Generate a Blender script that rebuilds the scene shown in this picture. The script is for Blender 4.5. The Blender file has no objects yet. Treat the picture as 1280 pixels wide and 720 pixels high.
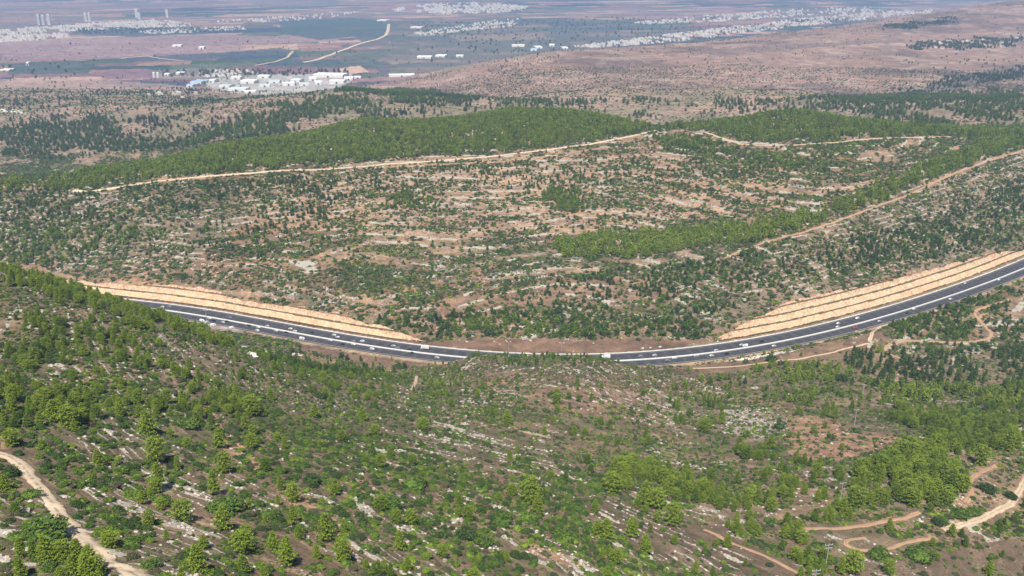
import bpy, bmesh, math, random
import numpy as np
random.seed(7)
rng = np.random.default_rng(11)
sc = bpy.context.scene
COL = sc.collection
PI = math.pi

# ------------------------------------------------------------------ camera
F = 1108.5
TH = math.radians(20.3)
ST, CT = math.sin(TH), math.cos(TH)
CAMZ = 400.0
cam_d = bpy.data.cameras.new('camera')
cam = bpy.data.objects.new('camera', cam_d)
COL.objects.link(cam)
cam.location = (0, 0, CAMZ)
cam.rotation_euler = (PI/2 - TH, 0, 0)
cam_d.sensor_width = 36.0
cam_d.lens = 36.0 * F / 1280.0
cam_d.clip_start = 1.0
cam_d.clip_end = 90000
sc.camera = cam

def rat(py):                     # drop per metre forward along the sight line of picture row py
    dy = (360.0 - np.asarray(py, float)) / F
    return (ST - dy*CT) / (CT + dy*ST)
def uu(px, py):                  # sideways metres per metre forward
    dy = (360.0 - np.asarray(py, float)) / F
    return ((np.asarray(px, float) - 640.0) / F) / (CT + dy*ST)
def project(x, y, z):
    yc = y*CT - (z-CAMZ)*ST
    zc = y*ST + (z-CAMZ)*CT
    return 640 + F*x/yc, 360 - F*zc/yc

# ------------------------------------------------------------------ noise
def _h(ix, iy, iz, seed):
    n = (ix*374761393 + iy*668265263 + iz*2147483647 + seed*974634777) & 0xffffffff
    n = ((n ^ (n >> 13)) * 1274126177) & 0xffffffff
    n = ((n ^ (n >> 16)) * 2246822519) & 0xffffffff
    return ((n ^ (n >> 15)) & 0xffff) / 65535.0
def vn(x, y, z=None, seed=0):
    x = np.asarray(x, float); y = np.asarray(y, float)
    z = np.zeros_like(x) + (0.37 if z is None else z)
    fx, fy, fz = np.floor(x), np.floor(y), np.floor(z)
    ix, iy, iz = fx.astype(np.int64), fy.astype(np.int64), fz.astype(np.int64)
    tx, ty, tz = x-fx, y-fy, z-fz
    tx = tx*tx*(3-2*tx); ty = ty*ty*(3-2*ty); tz = tz*tz*(3-2*tz)
    r = 0
    for a in (0, 1):
        wa = tx if a else 1-tx
        for b in (0, 1):
            wb = ty if b else 1-ty
            for c in (0, 1):
                wc = tz if c else 1-tz
                r = r + wa*wb*wc*_h(ix+a, iy+b, iz+c, seed)
    return r
def fbm(x, y, z=None, oct=3, seed=0):
    r = 0; a = 1; t = 0
    for k in range(oct):
        r = r + a*vn(x*2**k+17.3*k, y*2**k-9.1*k, None if z is None else z*2**k+3.3*k, seed+k)
        t += a; a *= 0.5
    return r/t
def sst(a, b, x):
    t = np.clip((x-a)/(b-a), 0, 1)
    return t*t*(3-2*t)

# ------------------------------------------------------------------ terrain: control heights
# (px, py, forward metres) : the ground seen there lies that far off.   ('z': height given instead)
CP_Y = [
 (0,720,172),(0,600,238),(0,500,322),(0,420,432),(0,342,600),(75,362,600),(160,387,598),(250,415,590),(330,446,592),
 (450,466,630),(560,470,668),(150,600,262),(240,690,202),(300,600,292),(300,500,425),(150,500,365),(450,600,322),
 (450,520,470),(450,700,236),(640,500,572),(640,600,372),(640,720,262),(700,700,285),(670,444,704),(590,446,706),(750,448,704),
 (850,720,300),(1000,700,335),(1280,720,345),(1280,600,440),(1150,600,425),(1100,620,405),(850,600,430),(1000,560,500),
 (850,500,635),(1000,480,680),(1100,500,645),(1280,480,690),(1280,400,850),(1200,440,775),(900,465,725),(1120,440,762),
 (640,380,868),(640,320,981),(640,250,1143),(640,200,1291),(640,165,1440),(640,141,1600),
 (800,380,868),(800,320,985),(800,250,1150),(800,200,1300),(800,163,1440),(720,143,1590),
 (985,300,972),(985,250,1090),(985,200,1240),(985,165,1420),(985,141,1560),
 (1130,300,985),(1130,250,1100),(1130,200,1260),(1130,165,1430),(1130,158,1600),
 (1280,270,1130),(1280,230,1240),(1280,195,1380),(1280,165,1560),
 (450,330,962),(450,280,1065),(450,230,1190),(450,205,1270),(450,172,1400),(450,153,1500),
 (300,330,952),(300,270,1065),(300,218,1190),(300,182,1330),
 (150,300,1000),(150,250,1100),(150,232,1140),(130,217,1200),
 (0,300,985),(0,250,1095),(0,228,1150),(-150,300,985),(-150,240,1120),(1420,270,1150),(1420,200,1400),(1450,400,860),(1450,550,520),(1450,720,345),
 (-150,600,235),(-150,420,425),(-150,330,590),
 # second ridges
 (0,200,1750),(0,150,2080),(0,112,2850),(150,180,1850),(150,130,2350),(-150,150,2100),
 (450,140,1960),(430,113,2200),(300,150,1900),(300,125,2250),(560,120,2150),(620,126,2080),
 (760,108,2300),(760,125,2080),(900,110,2300),(900,130,2050),(1000,113,2250),(1100,126,2050),(1280,122,2100),(1280,145,1850),(1130,148,1800),(1450,122,2100),
 # pink hills
 (700,100,2640),(900,102,2650),(1060,110,2600),(1280,100,2700),(520,97,3237),(600,84,3150),(700,67,3150),(850,58,3420),(1000,41,4150),(1100,28,4600),(1200,11,5200),(1280,1,5500),
 (850,80,2950),(1000,70,3150),(1130,60,3500),(1280,55,3800),(1280,80,3100),(1100,85,2900),(1450,0,5600),(1450,60,3800),
 (700,84,2880),
]
# (px, forward, z): hidden ground
CP_H = [
 (0,850,62),(160,780,70),(250,760,62),(330,740,56),(450,735,52),(-150,850,64),
 (640,1900,60),(800,1900,60),(985,1850,62),(1130,1700,92),(450,1750,62),(300,1600,66),(130,1420,62),(0,1400,60),(720,1850,60),(1280,1720,80),
 (430,2560,30),(560,2500,30),(760,2480,42),(900,2480,42),(1000,2440,42),(1280,2350,60),(1060,2400,46),
 (300,2600,22),(620,2350,55),
 (520,3700,0),(700,4200,0),(850,4600,0),(1000,5600,0),(1100,6200,0),(1200,6800,10),(1280,7400,20),(600,3800,0),
 (0,3300,0),(150,3200,0),(300,3050,0),(430,3050,0),(0,5000,0),(300,5000,0),(500,5000,0),(0,7000,0),(500,7000,0),(900,8000,0),(-150,3300,0),(-150,7000,0),
 (0,12000,0),(640,12000,0),(1280,12000,0),(640,30000,0),(0,30000,0),(1280,30000,0),(1450,12000,0),(1450,7400,20),
 (0,95,290),(640,100,256),(1280,100,205),(640,180,226),(-150,95,292),(1450,100,200),(300,100,282),(0,135,276),(300,140,270),
]
# (px, py, z): bench tops and valley floor
CP_Z = [
 (985,376,76),(1060,361,79),(1130,345,79),(1200,327,74),(1245,318,67),(1290,309,62),(920,408,58),(885,424,51),
 (985,352,86),(1130,325,88),
 (70,350,65),(150,355,66),(240,358,67),(285,372,62),(330,380,63),(400,388,66),(450,403,61),(500,418,57),(530,427,51),
 (60,335,74),(240,340,76),(400,368,75),
 (560,427,50.5),(640,427,50.5),(700,425,50.5),(800,425,50.5),(860,425,50.5),(640,405,56),(750,405,56),(860,395,62),(540,400,62),
]
pts = []
for px, py, yy in CP_Y:
    pts.append((uu(px, py), math.log(yy), CAMZ - rat(py)*yy))
for px, yy, z in CP_H:
    py = 360 - F*math.tan(TH - math.atan((CAMZ-z)/yy))
    pts.append((uu(px, py), math.log(yy), z))
for px, py, z in CP_Z:
    yy = (CAMZ-z)/rat(py)
    pts.append((uu(px, py), math.log(yy), z))
P = np.array(pts)
KU = 1.5
cu, cv, cz = P[:, 0]*KU, P[:, 1], P[:, 2]
def tps(r2):
    return 0.5*r2*np.log(r2+1e-12)
n = len(P)
A = np.zeros((n+3, n+3))
A[:n, :n] = tps((cu[:, None]-cu[None])**2 + (cv[:, None]-cv[None])**2) + np.eye(n)*2e-5
A[:n, n] = 1; A[:n, n+1] = cu; A[:n, n+2] = cv
A[n:, :n] = A[:n, n:].T
W = np.linalg.solve(A, np.concatenate([cz, [0, 0, 0]]))
def base_height(u, v):
    u = np.asarray(u, float).ravel()*KU; v = np.asarray(v, float).ravel()
    out = np.empty_like(u)
    for i in range(0, len(u), 60000):
        a, b = u[i:i+60000], v[i:i+60000]
        r2 = (a[:, None]-cu[None])**2 + (b[:, None]-cv[None])**2
        out[i:i+60000] = tps(r2) @ W[:n] + W[n] + W[n+1]*a + W[n+2]*b
    return out
NU = 1130
UG = np.linspace(-0.86, 0.86, NU)
VG = np.concatenate([np.arange(math.log(92), math.log(1750), 0.0029),
                     np.arange(math.log(1750), math.log(12000), 0.0065),
                     np.linspace(math.log(12100), math.log(42000), 16)])
NV = len(VG)
# coarse fit first, then smooth upsampling
CU_ = np.linspace(-0.87, 0.87, 300); CV_ = np.linspace(VG[0]-0.01, VG[-1]+0.01, 700)
cg = base_height(*[m.ravel() for m in np.meshgrid(CU_, CV_)]).reshape(700, 300)
def cubic_axis(g, pos, axis):
    g = np.moveaxis(g, axis, 0)
    i = np.clip(np.floor(pos).astype(int), 1, g.shape[0]-3); t = (pos-i).reshape(-1, *([1]*(g.ndim-1)))
    p0, p1, p2, p3 = g[i-1], g[i], g[i+1], g[i+2]
    r = 0.5*((2*p1)+(-p0+p2)*t+(2*p0-5*p1+4*p2-p3)*t*t+(-p0+3*p1-3*p2+p3)*t**3)
    return np.moveaxis(r, 0, axis)
tmp = cubic_axis(cg, (VG-CV_[0])/(CV_[1]-CV_[0]), 0)
ZB = cubic_axis(tmp, (UG-CU_[0])/(CU_[1]-CU_[0]), 1)
YG = np.exp(VG)[:, None] + 0*UG[None]
XG = YG*UG[None]
ZB[VG > math.log(11000)] = 0
plain = sst(3600, 5200, YG)*(ZB < 12)
ZB = np.where(plain > 0, ZB*(1-plain), ZB)

# ------------------------------------------------------------------ road line
ROADZ = 50.0
RP = [(185.8,385.4),(263,397),(314.7,405.5),(380,417.6),(411.6,424.7),(480.3,435.7),(569.7,446.1),(660,450.6),(769.7,450.4),
      (848.8,445.9),(900.3,440.2),(951.9,431.3),(1000,423.5),(1050.3,409),(1139.4,384.5),(1190.9,369.7),(1247.2,348.6),(1280,335.2)]
rw = []
for px, py in RP:
    yy = (CAMZ-ROADZ-0.3)/float(rat(py)); rw.append((float(uu(px, py))*yy, yy))
rw = np.array(rw)
xs = rw[:, 0]
cf = np.polynomial.chebyshev.Chebyshev.fit(xs, rw[:, 1], 6)
print('road fit', np.round(cf(xs)-rw[:, 1], 1))
dc = cf.deriv()
xx = np.linspace(xs.min()-260, xs.max()+260, 4000)
yy_ = np.where(xx < xs.min(), cf(xs.min())+dc(xs.min())*(xx-xs.min()), np.where(xx > xs.max(), cf(xs.max())+dc(xs.max())*(xx-xs.max()), cf(np.clip(xx, xs.min(), xs.max()))))
sl = np.concatenate([[0], np.cumsum(np.hypot(np.diff(xx), np.diff(yy_)))])
SR = np.arange(0, sl[-1], 2.0)
RX = np.interp(SR, sl, xx); RY = np.interp(SR, sl, yy_)
TX = np.gradient(RX); TY = np.gradient(RY); tl = np.hypot(TX, TY); TX /= tl; TY /= tl
NX, NY = -TY, TX                       # normal, pointing to the far side
def road_sd(x, y):
    """nearest station index and signed offset"""
    s = np.zeros(len(x), int); d = np.full(len(x), 999.0)
    for i in range(0, len(x), 20000):
        a, b = x[i:i+20000], y[i:i+20000]
        r2 = (a[:, None]-RX[None, ::3])**2 + (b[:, None]-RY[None, ::3])**2
        k = r2.argmin(1)*3
        for _ in range(2):
            off = (a-RX[k])*TX[k] + (b-RY[k])*TY[k]
            k = np.clip(k+np.round(off/2).astype(int), 0, len(RX)-1)
        s[i:i+20000] = k
        d[i:i+20000] = (a-RX[k])*NX[k] + (b-RY[k])*NY[k]
    return s, d
D0 = 24.5
def profile(s, d):
    """height of the cut over the road at offset d: rock faces with benches between"""
    j = 2.6*(vn(s/34.0, s*0, None, 5)-0.5) + 0.5*(vn(s/3.0, s*0, None, 6)-0.5)
    e = d - D0 - j*0.8
    k = np.floor(e/6.6); t = e - k*6.6
    f = k*5.4 + np.clip(t/3.8, 0, 1)*5.2 + np.clip((t-3.8)/2.8, 0, 1)*0.2
    return np.where(e < 0, 0.3+0.0*e, f+0.3)

# how high the cut stands at every station, from the traced upper rim
TOPL = [(-60,352),(70,350),(110,352),(150,355),(200,357),(240,358),(262,361),(285,371),(315,377),(330,380),(365,383),(400,388),(425,394),(450,402),(475,408),(500,415),(527,425),
        (880,432),(893,424),(905,416),(930,404),(960,390),(985,378),(1020,369),(1060,361),(1100,352),(1130,345),(1165,336),(1200,327),(1225,321),(1245,316),(1280,312),(1400,275)]
tpx, tpy = zip(*TOPL)
HC = np.zeros(len(RX)); hs = np.arange(0, 34, 0.25)
for i in range(len(RX)):
    dd = 24.5 + hs/0.818
    a_, b_ = project(RX[i]+NX[i]*dd, RY[i]+NY[i]*dd, ROADZ+hs)
    if 530 < a_[0] < 878: continue
    k = np.nonzero(b_ <= np.interp(a_, tpx, tpy))[0]
    HC[i] = hs[k[0]] if len(k) else hs[-1]
HC = np.convolve(np.pad(HC, 4, 'edge'), np.ones(9)/9, 'valid')
print('cut heights', np.round(HC[::40], 1))
# relief
near = 1-sst(900, 1600, YG)
rel = (fbm(XG/220, YG/220, None, 2, 21)-0.5)*8*sst(700, 1100, YG)*(1-plain)*(1-sst(2600,4000,YG)*0.3)
rel += (fbm(XG/420, YG/420, None, 3, 31)-0.5)*26*sst(1900, 2600, YG)*(1-plain)*sst(5, 30, ZB)
rel += (fbm(XG/34, YG/34, None, 3, 22)-0.5)*(1.2+1.8*(1-sst(600, 800, YG)))*near
rel += (fbm(XG/70, YG/70, None, 3, 24)-0.5)*(1.6+7*sst(1500, 1900, YG))*(1-near)*(1-plain)
rel += (fbm(XG/7, YG/7, None, 2, 23)-0.5)*0.7*(1-sst(500, 900, YG))
m = (YG > 650) & (YG < 1560)
idx = np.nonzero(m.ravel())[0]
S_, D_ = road_sd(XG.ravel()[idx], YG.ravel()[idx])
DR = np.full(XG.size, 999.0); DR[idx] = D_; SRG = np.zeros(XG.size, int); SRG[idx] = S_
DR = DR.reshape(XG.shape); SRG = SRG.reshape(XG.shape)
damp = np.where(DR > 0, sst(30, 140, DR), sst(16, 70, -DR))
ZN = ZB + rel*np.where(DR > 900, 1, damp)
# strata: contour-following outcrop bands
def terrace(x, y, z, step, width, seed):
    w = (fbm(x/130, y/130, None, 2, seed)-0.5)*step*1.6
    f = (z+w)/step; f = np.abs(f-np.floor(f)-0.5)
    return (1-sst(width, width*1.8, f))*sst(0.38, 0.52, fbm(x/22, y/22, None, 3, seed+5))
def strata_val(x, y, z):
    w = (fbm(x/60, y/60, None, 2, 41)-0.5)*3.0
    a = vn(x/26, y/26, (z+w)/1.5, 42)*0.62 + vn(x/9, y/9, (z+w)/0.75, 43)*0.38
    p = fbm(x/85, y/85, None, 2, 44)
    return a + (p-0.5)*0.42
STV = strata_val(XG, YG, ZN)
ZN = ZN + 0.55*sst(0.52, 0.66, STV)*near*np.where(DR > 900, 1, damp)
hc = HC[SRG] + (fbm(XG/11, YG/11, None, 3, 25)-0.5)*6.0*(HC[SRG] > 2)
flat = HC[SRG] < 1.0
dt = np.where(flat, 46.0, D0 + hc/0.818)
capz = ROADZ + np.where(flat, 0.4, hc) + np.where(flat, 0.42, 0.36)*np.maximum(DR-dt, 0) - 0.5*np.maximum(dt-DR, 0)*0
capm = (DR > 0) & (DR < 260)
cfade = sst(70, 240, DR)
ZN = np.where(capm, np.minimum(ZN, capz)*(1-cfade) + ZN*cfade, ZN)
# where the natural slope is too low at the rim, lift it to the rim height
lift = np.where(capm & (~flat), np.maximum(ROADZ+hc-0.25*np.abs(DR-dt)-ZN, 0), 0)
ZN = ZN + lift
NAT = ZN.copy()
pr = profile(SR[SRG], DR) + ROADZ
z = ZN
bl = sst(15.5, 44, -DR)
z = np.where(DR < 0, (ROADZ-0.25)*(1-bl) + z*bl, z)
z = np.where((DR >= 0) & (DR < D0), ROADZ-0.25, z)
cutm = (DR >= D0) & (DR < dt+9) & (NAT > pr) & (~flat)
low = (DR >= D0) & (DR < 200) & (~cutm)
blf = sst(D0, D0+14, DR)
z = np.where(cutm, pr-1.6*sst(0.0, 2.0, NAT-pr), z)
z = np.where(low, np.maximum((ROADZ-0.25)*(1-blf)+NAT*blf, ROADZ-1.5), z)
ZG = z

def grid_at(G, x, y):
    u = x/y; v = np.log(y)
    fu = (u-UG[0])/(UG[1]-UG[0]); fu = np.clip(fu, 0, NU-1.001)
    iv = np.clip(np.searchsorted(VG, v)-1, 0, NV-2); fv = (v-VG[iv])/(VG[iv+1]-VG[iv]); fv = np.clip(fv, 0, 1)
    iu = fu.astype(int); fu = fu-iu
    return (G[iv, iu]*(1-fu)+G[iv, iu+1]*fu)*(1-fv) + (G[iv+1, iu]*(1-fu)+G[iv+1, iu+1]*fu)*fv
def ground(x, y):
    return grid_at(ZG, np.asarray(x, float), np.asarray(y, float))
RATG = (CAMZ-ZG)/YG
RMIN = np.minimum.accumulate(RATG, axis=0)          # lowest sight slope so far in each column
def visible(x, y, extra):                            # a thing this tall shows above the ground before it
    x = np.asarray(x, float); y = np.asarray(y, float)
    return (CAMZ-ground(x, y)-extra)/y < grid_at(RMIN, x, y)+1e-4
def unproject(px, py):
    """where the sight line of a picture point meets the ground"""
    u = float(uu(px, py)); r = float(rat(py))
    col = grid_at(ZG, u*np.exp(VG), np.exp(VG)); rr = (CAMZ-col)/np.exp(VG)
    k = np.nonzero(rr <= r)[0]
    if len(k) == 0: k = [NV-2]
    k = k[0]
    if k == 0: yy = math.exp(VG[0])
    else:
        t = (rr[k-1]-r)/(rr[k-1]-rr[k]+1e-12); yy = math.exp(VG[k-1])*(1-t)+math.exp(VG[k])*t
    return u*yy, yy
def inpoly(px, py, poly):
    r = np.zeros(np.shape(px), bool); k = len(poly)
    for i in range(k):
        x0, y0 = poly[i]; x1, y1 = poly[(i+1) % k]
        c = ((y0 > py) != (y1 > py))
        if y1 != y0:
            r ^= c & (px < (x1-x0)*(py-y0)/(y1-y0)+x0)
    return r
# ------------------------------------------------------------------ object helpers
def tag(o, label=None, cat=None, group=None, kind=None):
    if label: o['label'] = label
    if cat: o['category'] = cat
    if group: o['group'] = group
    if kind: o['kind'] = kind
    return o
def link(name, me, parent=None, mat=None):
    o = bpy.data.objects.new(name, me); COL.objects.link(o)
    if parent is not None: o.parent = parent
    if mat is not None and me is not None and not len(me.materials): me.materials.append(mat)
    return o
def empty(name, loc, rz=0.0):
    o = bpy.data.objects.new(name, None); COL.objects.link(o)
    o.location = loc; o.rotation_euler = (0, 0, rz); o.empty_display_size = 0.5
    return o
def fast_mesh(name, V, Fq, smooth=False):
    """V (n,3), Fq (m,3|4)"""
    V = np.asarray(V, np.float32); Fq = np.asarray(Fq, np.int32)
    me = bpy.data.meshes.new(name); k = Fq.shape[1]
    me.vertices.add(len(V)); me.vertices.foreach_set('co', V.ravel())
    me.loops.add(Fq.size); me.loops.foreach_set('vertex_index', Fq.ravel())
    me.polygons.add(len(Fq)); me.polygons.foreach_set('loop_start', np.arange(0, Fq.size, k, dtype=np.int32))
    me.polygons.foreach_set('use_smooth', np.full(len(Fq), smooth, bool))
    me.update(calc_edges=True)
    return me
class MB:
    def __init__(s): s.v = []; s.f = []
    def box(s, x0, x1, y0, y1, z0, z1, tx=0, ty=0, dx=0):
        """box; tx, ty pull the top in, dx shifts it"""
        b = len(s.v)
        s.v += [(x0,y0,z0),(x1,y0,z0),(x1,y1,z0),(x0,y1,z0),(x0+tx+dx,y0+ty,z1),(x1-tx+dx,y0+ty,z1),(x1-tx+dx,y1-ty,z1),(x0+tx+dx,y1-ty,z1)]
        s.f += [(b+3,b+2,b+1,b),(b+4,b+5,b+6,b+7),(b,b+1,b+5,b+4),(b+1,b+2,b+6,b+5),(b+2,b+3,b+7,b+6),(b+3,b,b+4,b+7)]
        return s
    def prism(s, prof, y0, y1, inset=0.0, top=1e9):
        """profile in x,z extruded along y"""
        b = len(s.v); k = len(prof)
        s.v += [(x, y0+(inset if z > top else 0), z) for x, z in prof] + [(x, y1-(inset if z > top else 0), z) for x, z in prof]
        s.f += [tuple(range(b, b+k)), tuple(range(b+2*k-1, b+k-1, -1))]
        s.f += [(b+i, b+k+i, b+k+(i+1) % k, b+(i+1) % k) for i in range(k)]
        return s
    def cyl(s, cx, cy, cz, r, l, axis='z', n=12, r2=None):
        b = len(s.v); r2 = r if r2 is None else r2
        for e, rr in ((0, r), (1, r2)):
            for i in range(n):
                a = 2*PI*i/n; p, q = rr*math.cos(a), rr*math.sin(a)
                s.v.append({'z': (cx+p, cy+q, cz+e*l), 'y': (cx+p, cy+e*l, cz+q), 'x': (cx+e*l, cy+p, cz+q)}[axis])
        s.f += [tuple(range(b+n-1, b-1, -1)), tuple(range(b+n, b+2*n))]
        s.f += [(b+i, b+(i+1) % n, b+n+(i+1) % n, b+n+i) for i in range(n)]
        return s
    def mesh(s, name, mat=None, bevel=0):
        me = bpy.data.meshes.new(name); me.from_pydata(s.v, [], s.f)
        bm = bmesh.new(); bm.from_mesh(me)
        bmesh.ops.recalc_face_normals(bm, faces=bm.faces)
        if bevel:
            bmesh.ops.bevel(bm, geom=bm.edges[:], offset=bevel, segments=2, affect='EDGES', clamp_overlap=True)
        bm.to_mesh(me); bm.free()
        if mat: me.materials.append(mat)
        return me
    def build(s, name, mat, parent=None, bevel=0):
        return link(name, s.mesh(name, mat, bevel), parent)

# ------------------------------------------------------------------ materials
class N:
    def __init__(s, name):
        s.m = bpy.data.materials.new(name); s.m.use_nodes = True
        s.t = s.m.node_tree; s.t.nodes.clear()
        s.out = s.t.nodes.new('ShaderNodeOutputMaterial')
    def n(s, kind, **kw):
        o = s.t.nodes.new('ShaderNode'+kind)
        for k, v in kw.items():
            if k.startswith('i_'):
                key = k[2:]; key = int(key) if key.isdigit() else key.replace('_', ' ')
                if hasattr(v, 'is_output'): s.t.links.new(v, o.inputs[key])
                else: o.inputs[key].default_value = v
            else: setattr(o, k, v)
        return o
    def link(s, a, b): s.t.links.new(a, b)
    def math(s, op, a, b=None, c=None, clamp=False):
        o = s.t.nodes.new('ShaderNodeMath'); o.operation = op; o.use_clamp = clamp
        for i, v in enumerate((a, b, c)):
            if v is None: continue
            if hasattr(v, 'is_output'): s.t.links.new(v, o.inputs[i])
            else: o.inputs[i].default_value = v
        return o.outputs[0]
    def mix(s, f, a, b, mode='MIX'):
        o = s.t.nodes.new('ShaderNodeMix'); o.data_type = 'RGBA'; o.blend_type = mode
        for k, v in ((0, f), (6, a), (7, b)):
            if hasattr(v, 'is_output'): s.t.links.new(v, o.inputs[k])
            else: o.inputs[k].default_value = v if k == 0 else (*v, 1)
        return o.outputs[2]
    def noise(s, vec, scale, detail=3, rough=0.55):
        o = s.n('TexNoise'); o.inputs['Scale'].default_value = scale; o.inputs['Detail'].default_value = detail
        o.inputs['Roughness'].default_value = rough
        if vec is not None: s.link(vec, o.inputs['Vector'])
        return o.outputs['Fac']
    def ramp(s, fac, stops):
        o = s.n('ValToRGB'); e = o.color_ramp.elements
        while len(e) < len(stops): e.new(0.5)
        for i, (p, c) in enumerate(stops):
            e[i].position = p; e[i].color = (*c, 1) if len(c) == 3 else c
        s.link(fac, o.inputs[0]); return o.outputs[0]
    def remap(s, v, a, b, c=0.0, d=1.0):
        o = s.n('MapRange'); s.link(v, o.inputs[0])
        for i, q in enumerate((a, b, c, d)): o.inputs[i+1].default_value = q
        return o.outputs[0]
    def done(s, sh): s.link(sh, s.out.inputs['Surface']); return s.m
    def princ(s, col, rough=0.9, metal=0.0, normal=None, spec=0.3):
        p = s.n('BsdfPrincipled')
        for k, v in (('Base Color', col), ('Roughness', rough)):
            if hasattr(v, 'is_output'): s.link(v, p.inputs[k])
            else: p.inputs[k].default_value = (*v, 1) if k == 'Base Color' else v
        p.inputs['Metallic'].default_value = metal; p.inputs['Specular IOR Level'].default_value = spec
        if normal is not None: s.link(normal, p.inputs['Normal'])
        return s.done(p.outputs[0])

def mat_simple(name, col, rough=0.6, metal=0.0, var=0.15, scale=2.0, spec=0.3):
    m = N(name); pos = m.n('NewGeometry').outputs['Position']
    f = m.noise(pos, scale, 4)
    c = m.mix(m.remap(f, 0.3, 0.7), tuple(v*(1-var) for v in col), tuple(min(1, v*(1+var)) for v in col))
    return m.princ(c, rough, metal, spec=spec)

def mat_ground():
    m = N('hillside_ground'); pos = m.n('NewGeometry').outputs['Position']
    col = m.n('Attribute', attribute_name='col').outputs['Color']
    msk = m.n('Attribute', attribute_name='msk'); sep = m.n('SeparateColor', i_0=msk.outputs['Color'])
    rock, scrub, nearf = sep.outputs[0], sep.outputs[1], sep.outputs[2]
    n1 = m.noise(pos, 0.9, 5, 0.65); n2 = m.noise(pos, 0.13, 4, 0.6); n3 = m.noise(pos, 3.2, 3, 0.7)
    st = m.n('Mapping', i_0=pos); st.inputs['Scale'].default_value = (0.022, 0.03, 0.45)
    n4 = m.noise(st.outputs[0], 1.0, 6, 0.72)
    col = m.mix(1.0, col, m.ramp(n4, [(0.33, (0.58, 0.58, 0.60)), (0.5, (0.95, 0.95, 0.95)), (0.68, (1.38, 1.36, 1.32))]), 'MULTIPLY')
    c = m.mix(1.0, col, m.ramp(n2, [(0.28, (0.62, 0.6, 0.6)), (0.72, (1.35, 1.33, 1.3))]), 'MULTIPLY')
    # dry dwarf scrub and litter on the soil
    dry = m.math('MULTIPLY', m.remap(n1, 0.46, 0.6), scrub)
    c = m.mix(dry, c, (0.095, 0.075, 0.045))
    gr = m.math('MULTIPLY', m.remap(m.noise(pos, 0.55, 4, 0.7), 0.54, 0.64), scrub)
    c = m.mix(m.math('MULTIPLY', gr, 0.8), c, (0.085, 0.105, 0.035))
    # limestone
    bx = m.n('Mapping', i_0=pos); bx.inputs['Scale'].default_value = (1, 1, 2.0)
    vor = m.n('TexVoronoi', feature='F1'); vor.inputs['Scale'].default_value = 0.8; m.link(bx.outputs[0], vor.inputs['Vector'])
    rr = m.math('ADD', m.math('MULTIPLY', rock, 1.15), m.math('MULTIPLY', m.math('SUBTRACT', n3, 0.5), 1.1))
    rr = m.math('ADD', rr, m.math('MULTIPLY', m.math('SUBTRACT', n1, 0.5), 1.6))
    rmask = m.remap(rr, 0.60, 0.74)
    rc = m.mix(vor.outputs['Distance'], (0.54, 0.47, 0.37), (0.28, 0.23, 0.17))
    rc = m.mix(m.remap(n1, 0.35, 0.65), rc, (0.40, 0.37, 0.32))
    c = m.mix(rmask, c, rc)
    c = m.mix(1.0, c, m.ramp(n3, [(0.2, (0.7, 0.7, 0.7)), (0.8, (1.25, 1.25, 1.25))]), 'MULTIPLY')
    h = m.math('ADD', m.math('MULTIPLY', n1, 0.8), m.math('MULTIPLY', rmask, 0.5))
    b = m.n('Bump', i_Strength=0.8, i_Distance=0.8, i_Height=h)
    return m.princ(c, 0.95, normal=b.outputs[0], spec=0.1)

def mat_foliage(name, tone_shift=0.0):
    m = N(name)
    tone = m.n('Attribute', attribute_name='tone', attribute_type='INSTANCER').outputs['Fac']
    rnd = m.n('ObjectInfo').outputs['Random']
    isl = m.n('NewGeometry').outputs['Random Per Island']
    t = m.math('ADD', tone, m.math('MULTIPLY', m.math('SUBTRACT', isl, 0.5), 0.20))
    c = m.ramp(t, [(0.0, (0.165, 0.130, 0.098)), (0.16, (0.130, 0.120, 0.072)), (0.34, (0.040, 0.066, 0.026)), (0.52, (0.060, 0.104, 0.028)),
                   (0.72, (0.112, 0.172, 0.032)), (0.92, (0.205, 0.272, 0.040))])
    c = m.mix(1.0, c, m.ramp(isl, [(0.0, (0.62, 0.62, 0.62)), (1.0, (1.32, 1.3, 1.2))]), 'MULTIPLY')
    d = m.n('BsdfDiffuse', i_Color=c); tr = m.n('BsdfTranslucent', i_Color=c)
    x = m.n('MixShader', i_0=0.15, i_1=d.outputs[0], i_2=tr.outputs[0])
    return m.done(x.outputs[0])

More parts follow.
